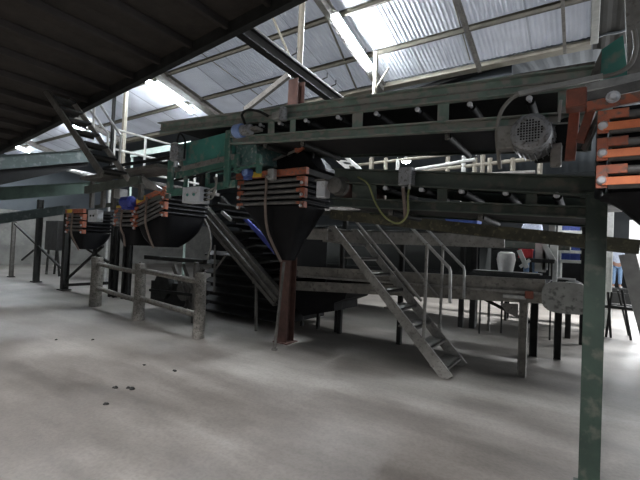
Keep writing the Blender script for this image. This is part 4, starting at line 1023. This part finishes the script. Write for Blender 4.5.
# inclined dark gallery far behind, under the rear roof
t = thing('rear_gallery', aY(500, 70, 8.8), 'dark inclined gallery behind the upper conveyor, rising to the right under the rear roof', 'gallery')
Yg = 8.75
pA, pB = aY(330, 122, Yg), aY(512, 61, Yg)
g = MB(); g.bar(pA, pB, .3, .10); g.build('top_beam', black_ply, t)
g = MB(); g.prism([pA+V((0,.02,-.05)), pB+V((0,.02,-.05)), pB+V((0,.02,-.55)), pA+V((0,.02,-.55))], (0, .1, 0)); g.build('side_panel', wall_metal, t)
g = MB(); g.prism([pA+V((0,.02,-.56)), pB+V((0,.02,-.56)), pB+V((0,.6,-.56)), pA+V((0,.6,-.56))], (0, 0, .05)); g.build('floor_panel', steel_dark, t)
for u in (.1, .85):
    p = pA.lerp(pB, u); g = MB(); g.bar((p.x, Yg+.3, 0), (p.x, Yg+.3, p.z-.56), .12, .12); g.build('leg', steel_dark, t)
# ================================================================== PEOPLE
def skin_mesh(name, verts, edges, radii, m, parent, sub=2):
    o_ = V((0,0,0)); q = parent
    while q is not None: o_ = o_+q.location; q = q.parent
    me = bpy.data.meshes.new(name); me.from_pydata([V(v)-o_ for v in verts], edges, []); me.materials.append(m)
    o = bpy.data.objects.new(name, me); COL.objects.link(o); o.parent = parent
    s = o.modifiers.new('skin', 'SKIN'); s.use_smooth_shade = True
    for i, r in enumerate(radii):
        sv = me.skin_vertices[0].data[i]; sv.radius = r if isinstance(r, tuple) else (r, r); sv.use_root = (i == 0)
    u = o.modifiers.new('sub', 'SUBSURF'); u.levels = sub; u.render_levels = sub
    return o
def person(base, yaw, label, shirt_m, trouser_m, arms='down', h=1.7):
    t = thing('person', base, label, 'person'); s = h/1.7
    R = Matrix.Rotation(yaw, 3, 'Z')
    def W(x, y, z): return V(base)+R @ V((x*s, y*s, z*s))
    # skeleton (facing -y)
    Vv = [(0,0,.92),(0,.01,1.12),(0,.015,1.34),(0,0,1.43),(0,-.01,1.50),(0,-.02,1.60),(0,-.01,1.66)]
    rr = [(.15,.10),(.125,.085),(.16,.095),(.055,.055),(.06,.065),(.075,.09),(.055,.065)]
    E = [(i, i+1) for i in range(6)]
    for sx in (-1, 1):
        b = len(Vv); Vv += [(sx*.09,0,.84),(sx*.10,-.01,.48),(sx*.105,.02,.09),(sx*.11,-.12,.035)]; rr += [.085,.055,.038,.035]; E += [(0,b),(b,b+1),(b+1,b+2),(b+2,b+3)]
        b = len(Vv)
        if arms == 'down': pts = [(sx*.17,.01,1.36),(sx*.24,.03,1.10),(sx*.25,-.05,.86),(sx*.25,-.08,.78)]
        else: pts = [(sx*.17,.01,1.36),(sx*.23,-.05,1.12),(sx*.12,-.28,1.12),(sx*.08,-.36,1.13)]
        Vv += pts; rr += [.06,.045,.033,.03]; E += [(2,b),(b,b+1),(b+1,b+2),(b+2,b+3)]
    body = skin_mesh('body', [W(*v) for v in Vv], E, [(r[0]*s, r[1]*s) if isinstance(r, tuple) else r*s for r in rr], skin_m, t)
    # hands: fingers and thumb
    for sx in (-1, 1):
        hx, hy, hz = (sx*.25, -.08, .78) if arms == 'down' else (sx*.08, -.36, 1.13)
        dn = (0, -.02, -1) if arms == 'down' else (0, -1, -.15)
        fv = [(hx, hy, hz)]; fr = [.03]; fe = []
        for f in range(4):
            o = (f-1.5)*.019; ln = [.075, .085, .08, .065][f]; b = len(fv)
            off = (0, o, 0) if arms == 'down' else (o, 0, 0)
            p1 = tuple(fv[0][i]+off[i]+dn[i]*.04 for i in range(3)); p2 = tuple(p1[i]+dn[i]*ln*.6 for i in range(3)); p3 = tuple(p2[i]+dn[i]*ln*.35+(-sx*.015 if i == 0 else 0) for i in range(3))
            fv += [p1, p2, p3]; fr += [.01, .0085, .0075]; fe += [(0, b), (b, b+1), (b+1, b+2)]
        b = len(fv); fv += [(hx-sx*.012, hy-.03, hz-.02), (hx-sx*.02, hy-.05, hz-.05)]; fr += [.011, .009]; fe += [(0, b), (b, b+1)]
        skin_mesh('hand', [W(*v) for v in fv], fe, [r*s for r in fr], skin_m, t, 1)
    # shirt
    sv = [(0,0,.90),(0,.01,1.12),(0,.015,1.33),(0,.005,1.41)]; sr = [(.165,.12),(.145,.105),(.175,.115),(.08,.075)]; se = [(0,1),(1,2),(2,3)]
    for sx in (-1, 1):
        b = len(sv)
        pts = [(sx*.17,.01,1.36),(sx*.235,.02,1.12)] if arms == 'down' else [(sx*.17,.01,1.36),(sx*.228,-.045,1.13)]
        if arms == 'down': pts.append((sx*.25,-.03,.93))
        else: pts.append((sx*.15,-.22,1.12))
        sv += pts; sr += [.072,.06,.048]; se += [(2,b),(b,b+1),(b+1,b+2)]
    skin_mesh('shirt', [W(*v) for v in sv], se, [(r[0]*s, r[1]*s) if isinstance(r, tuple) else r*s for r in sr], shirt_m, t)
    tv = [(0,0,.93)]; tr = [(.155,.115)]; te = []
    for sx in (-1, 1):
        b = len(tv); tv += [(sx*.09,0,.82),(sx*.10,-.01,.48),(sx*.105,.015,.13)]; tr += [.098,.07,.058]; te += [(0,b),(b,b+1),(b+1,b+2)]
    skin_mesh('trousers', [W(*v) for v in tv], te, [(r[0]*s, r[1]*s) if isinstance(r, tuple) else r*s for r in tr], trouser_m, t)
    for sx in (-1, 1):
        skin_mesh('shoe', [W(sx*.105,.04,.045), W(sx*.11,-.06,.045), W(sx*.115,-.15,.035)], [(0,1),(1,2)], [(.045*s,.04*s),(.048*s,.035*s),(.038*s,.025*s)], mat('shoe_white', (.6,.6,.6), (.5,.5,.5), .6), t, 1)
    skin_mesh('hair', [W(0,.035,1.58), W(0,.02,1.66), W(0,-.035,1.695)], [(0,1),(1,2)], [(.075*s,.07*s),(.082*s,.085*s),(.06*s,.05*s)], hair_m, t)
    g = MB()
    for sx in (-1, 1): p = W(sx*.03, -.105, 1.61); g.tube([p+V((0,.01,0)), p+R @ V((0,-.008,0))], .010, 8)
    g.build('eye', hair_m, t)
    g = MB(); p = W(0,-.10,1.585); g.tube([p+V((0,0,.03)), p+R @ V((0,-.022,-.012)), p+V((0,0,-.016))], [.006,.014,.008], 8); g.build('nose', skin_m, t)
    g = MB(); p = W(0,-.10,1.545); g.box(p.x-.02, p.x+.02, p.y-.008, p.y+.006, p.z-.004, p.z+.004); g.build('mouth', mat('lip', (.3,.1,.08)), t)
    g = MB()
    for sx in (-1, 1): p = W(sx*.078, 0, 1.60); g.tube([p+V((0,0,.025)), p+V((0,0,-.025))], [.012,.008], 8)
    g.build('ear', skin_m, t)
    return t
b = ray(616.5, 288); b = CC+b*15.2; zf = b.z
g = MB(); g.box(b.x-.9, b.x+1.0, b.y-.4, b.y+1.4, 0, zf); tag(g.build('loading_step', steel_dark), 'low dark loading step under the person in the far right doorway', 'step')
person((b.x, b.y, zf), math.radians(10), 'person in pale shirt and light blue jeans standing far off right of the green post', white_cloth, jeans)
q = aY(524, 232, 9.0)
person((q.x, 9.55+.9, 1.0), math.radians(-20), 'person in a pale blue patterned top bending hands forward behind the grading machine', white_cloth, jeans, 'fwd', 1.68)
g = MB(); g.box(q.x-.7, q.x+.7, 10.7, 11.6, .9, 1.0)
# platform under worker
g = MB(); g.box(q.x-.6, q.x+.6, 10.72-.5, 11.2, .93, 1.0)
for X in (q.x-.55, q.x+.55):
    for y in (10.75, 11.1): g.box(X-.03, X+.03, y-.03, y+.03, 0, .93)
tag(g.build('work_platform', steel_dark), 'raised dark standing platform behind the grading machine', 'platform')
# easel / work stand on the right
bz = aZ(606, 337)
a, c = aY(606, 262, b.y+.6), aY(636, 294, b.y+.6)
t = thing('cabinet', ((a.x+c.x)/2, b.y+.8, zf), 'black cabinet behind the person at the far right', 'cabinet')
g = MB(); g.box(a.x, c.x, b.y+.6, b.y+1.1, zf, a.z); g.build('case', black_ply, t)
g = MB(); g.box((a.x+c.x)/2-.01, (a.x+c.x)/2+.01, b.y+.585, b.y+.6, zf+.1, a.z-.1); g.build('door_gap', steel_dark, t)
t = thing('tool_stand', (bz.x+.2, bz.y, 0), 'thin dark splayed-leg stand with a shelf at the far right', 'stand')
Yq = bz.y
a, c = aY(607, 292, Yq), aY(631, 294, Yq)
g = MB(); g.box(a.x, c.x, Yq-.03, Yq+.05, c.z, a.z); g.build('top_bar', steel_dark, t)
for p, q in (((612,292), (606,337)), ((622,290), (631,338)), ((608,292), (611,330))):
    qa, qb = aY(*p, Yq), aY(*q, Yq); qb.z = 0
    g = MB(); g.tube([qa, qb], .022, 8); g.build('leg', steel_dark, t)
qb = aY(629, 326, Yq+.6); g = MB(); g.tube([aY(618,290,Yq+.05), (qb.x, Yq+.6, 0)], .02, 8); g.build('leg', steel_dark, t)
g = MB(); a, c = aY(602, 306, Yq), aY(634, 308, Yq); g.box(a.x, c.x, Yq-.05, Yq+.1, a.z-.03, a.z+.03); g.build('shelf', steel_dark, t)
# leaning board at right edge
g = MB(); g.prism([aY(627,254,8.0), aY(640,252,8.0), aY(648,300,8.0), aY(640,292,8.0)], (0, .05, 0)); t_ = g
a = aY(627, 254, 9.0); g = MB(); g.bar(aY(627,254,9), V((aY(655,310,9).x, 9, 0)), .25, .04); tag(g.build('leaning_board', bin_grey), 'grey board leaning at the right edge of the view', 'board')
# pale uprights at 608-612
for i, x in enumerate((610,)):
    a = aY(x, 228, 11.5); g = MB(); g.box(a.x-.07, a.x+.07, 11.5, 11.62, 0, a.z+1.2); tag(g.build('white_column', rail_white), 'white painted column just right of the green post', 'column')

# floor debris
for i, (x, y, L, lab) in enumerate([(57, 340, .05, 'small dark crumb on the floor left, nearest the front joint line'), (93, 340, .05, 'small dark crumb on the floor below the left fence post'), (116, 388, .06, 'dark clod on the left floor, left of the pair'),
        (132, 388.5, .085, 'dark clod on the left floor, right of the pair'), (105, 404, .07, 'dark clod on the floor, lowest of the left group'), (175, 371, .05, 'dark crumb on the floor below the nearest fence post'), (144, 365, .04, 'tiny brown crumb on the floor left of the nearest fence post')]):
    a = aZ(x, y); g = MB(); n = 8; 
    for j in range(3):
        c = a+V((random.uniform(-.5, .5)*L, random.uniform(-.3, .3)*L, 0)); r = L*random.uniform(.25, .4)
        g.tube([c, c+V((0,0,r*.4)), c+V((0,0,r*.8))], [r, r*.9, r*.35], 7)
    tag(g.build('soil_clod', steel_dark), lab, 'debris', 'clods on the floor')

# ================================================================== LIGHT
def area(name, loc, rot, sx, sy, e, col=(1, 1, 1)):
    l = bpy.data.lights.new(name, 'AREA'); l.shape = 'RECTANGLE'; l.size = sx; l.size_y = sy; l.energy = e; l.color = col
    o = bpy.data.objects.new(name, l); COL.objects.link(o); o.location = loc; o.rotation_euler = rot; return o
# unseen tube fittings added behind the camera; area lights brighten the near floor
for i, X in enumerate([-9.5, -4.5, -.7]):
    Yl = -5.0; z = rz(Yl)-.45
    t = thing('tube_lamp', (X, Yl, z), 'unseen tube lamp added behind the viewer, %s' % ['left one', 'middle one', 'right one'][i], 'lamp', 'fill lamps added behind the viewer')
    g = MB(); g.box(X-.7, X+.7, Yl-.08, Yl+.08, z, z+.05); g.build('housing', galv, t)
    g = MB(); g.tube([(X-.68, Yl, z-.03), (X+.68, Yl, z-.03)], .02, 8); g.build('tube', tube_dim, t)
    g = MB(); g.tube([(X, Yl, z+.05), (X, Yl, rz(Yl)-.01)], .01, 6); g.build('hanger', steel_grey, t)
    area('near_fill', (X, Yl, z-.08), (math.radians(25), 0, 0), 1.4, .3, [230, 480, 500][i], (.98, .97, 1.0))
for i, X in enumerate([-5.0, -.8, 3.2]):  # lamps added to brighten the rear right floor
    Yl = 12.6; z = rz2(Yl)-.3
    t = thing('rear_fill_lamp', (X, Yl, z), 'added tube lamp brightening the rear floor, %s' % ['left one', 'middle one', 'right one'][i], 'lamp', 'fill lamps added in the rear bay')
    g = MB(); g.box(X-.7, X+.7, Yl-.08, Yl+.08, z, z+.05); g.build('housing', galv, t)
    g = MB(); g.tube([(X-.68, Yl, z-.03), (X+.68, Yl, z-.03)], .02, 8); g.build('tube', tube_dim, t)
    g = MB(); g.tube([(X, Yl, z+.05), (X, Yl, rz2(Yl)-.005)], .01, 6); g.build('hanger', steel_grey, t)
    area('rear_fill', (X, Yl, z-.08), (0, 0, 0), 1.4, .3, [40, 260, 260][i], (.95, .97, 1.0)).data.spread = math.radians(115)
area('doorway_daylight', (dx0+1.7, 21.2, 1.8), (math.radians(-80), 0, 0), 3.2, 3.2, 420, (.93, .96, 1.0))
area('side_door_daylight', (8.8, 13, 2.6), (0, math.radians(58), 0), 3, 7, 330, (.95, .97, 1.0))
sun = bpy.data.lights.new('sun', 'SUN'); sun.energy = 3; sun.angle = .1; so = bpy.data.objects.new('sun', sun); COL.objects.link(so); so.rotation_euler = (math.radians(48), 0, math.radians(10))
w = bpy.data.worlds.new('World'); S.world = w; w.use_nodes = True
w.node_tree.nodes['Background'].inputs[0].default_value = (.8, .88, 1, 1); w.node_tree.nodes['Background'].inputs[1].default_value = .35

# ================================================================== CAMERA
cd = bpy.data.cameras.new('Camera'); cam = bpy.data.objects.new('Camera', cd); COL.objects.link(cam)
cd.sensor_fit = 'HORIZONTAL'; cd.sensor_width = 36; cd.lens = 36*FPX/640; cd.clip_end = 200
M = Matrix((CR, CU, -CF)).transposed().to_4x4(); M.translation = CC; cam.matrix_world = M
S.camera = cam
S.view_settings.view_transform = 'Standard'; S.view_settings.look = 'None'; S.view_settings.gamma = 1; S.view_settings.use_curve_mapping = False
S.view_settings.exposure = 0.85
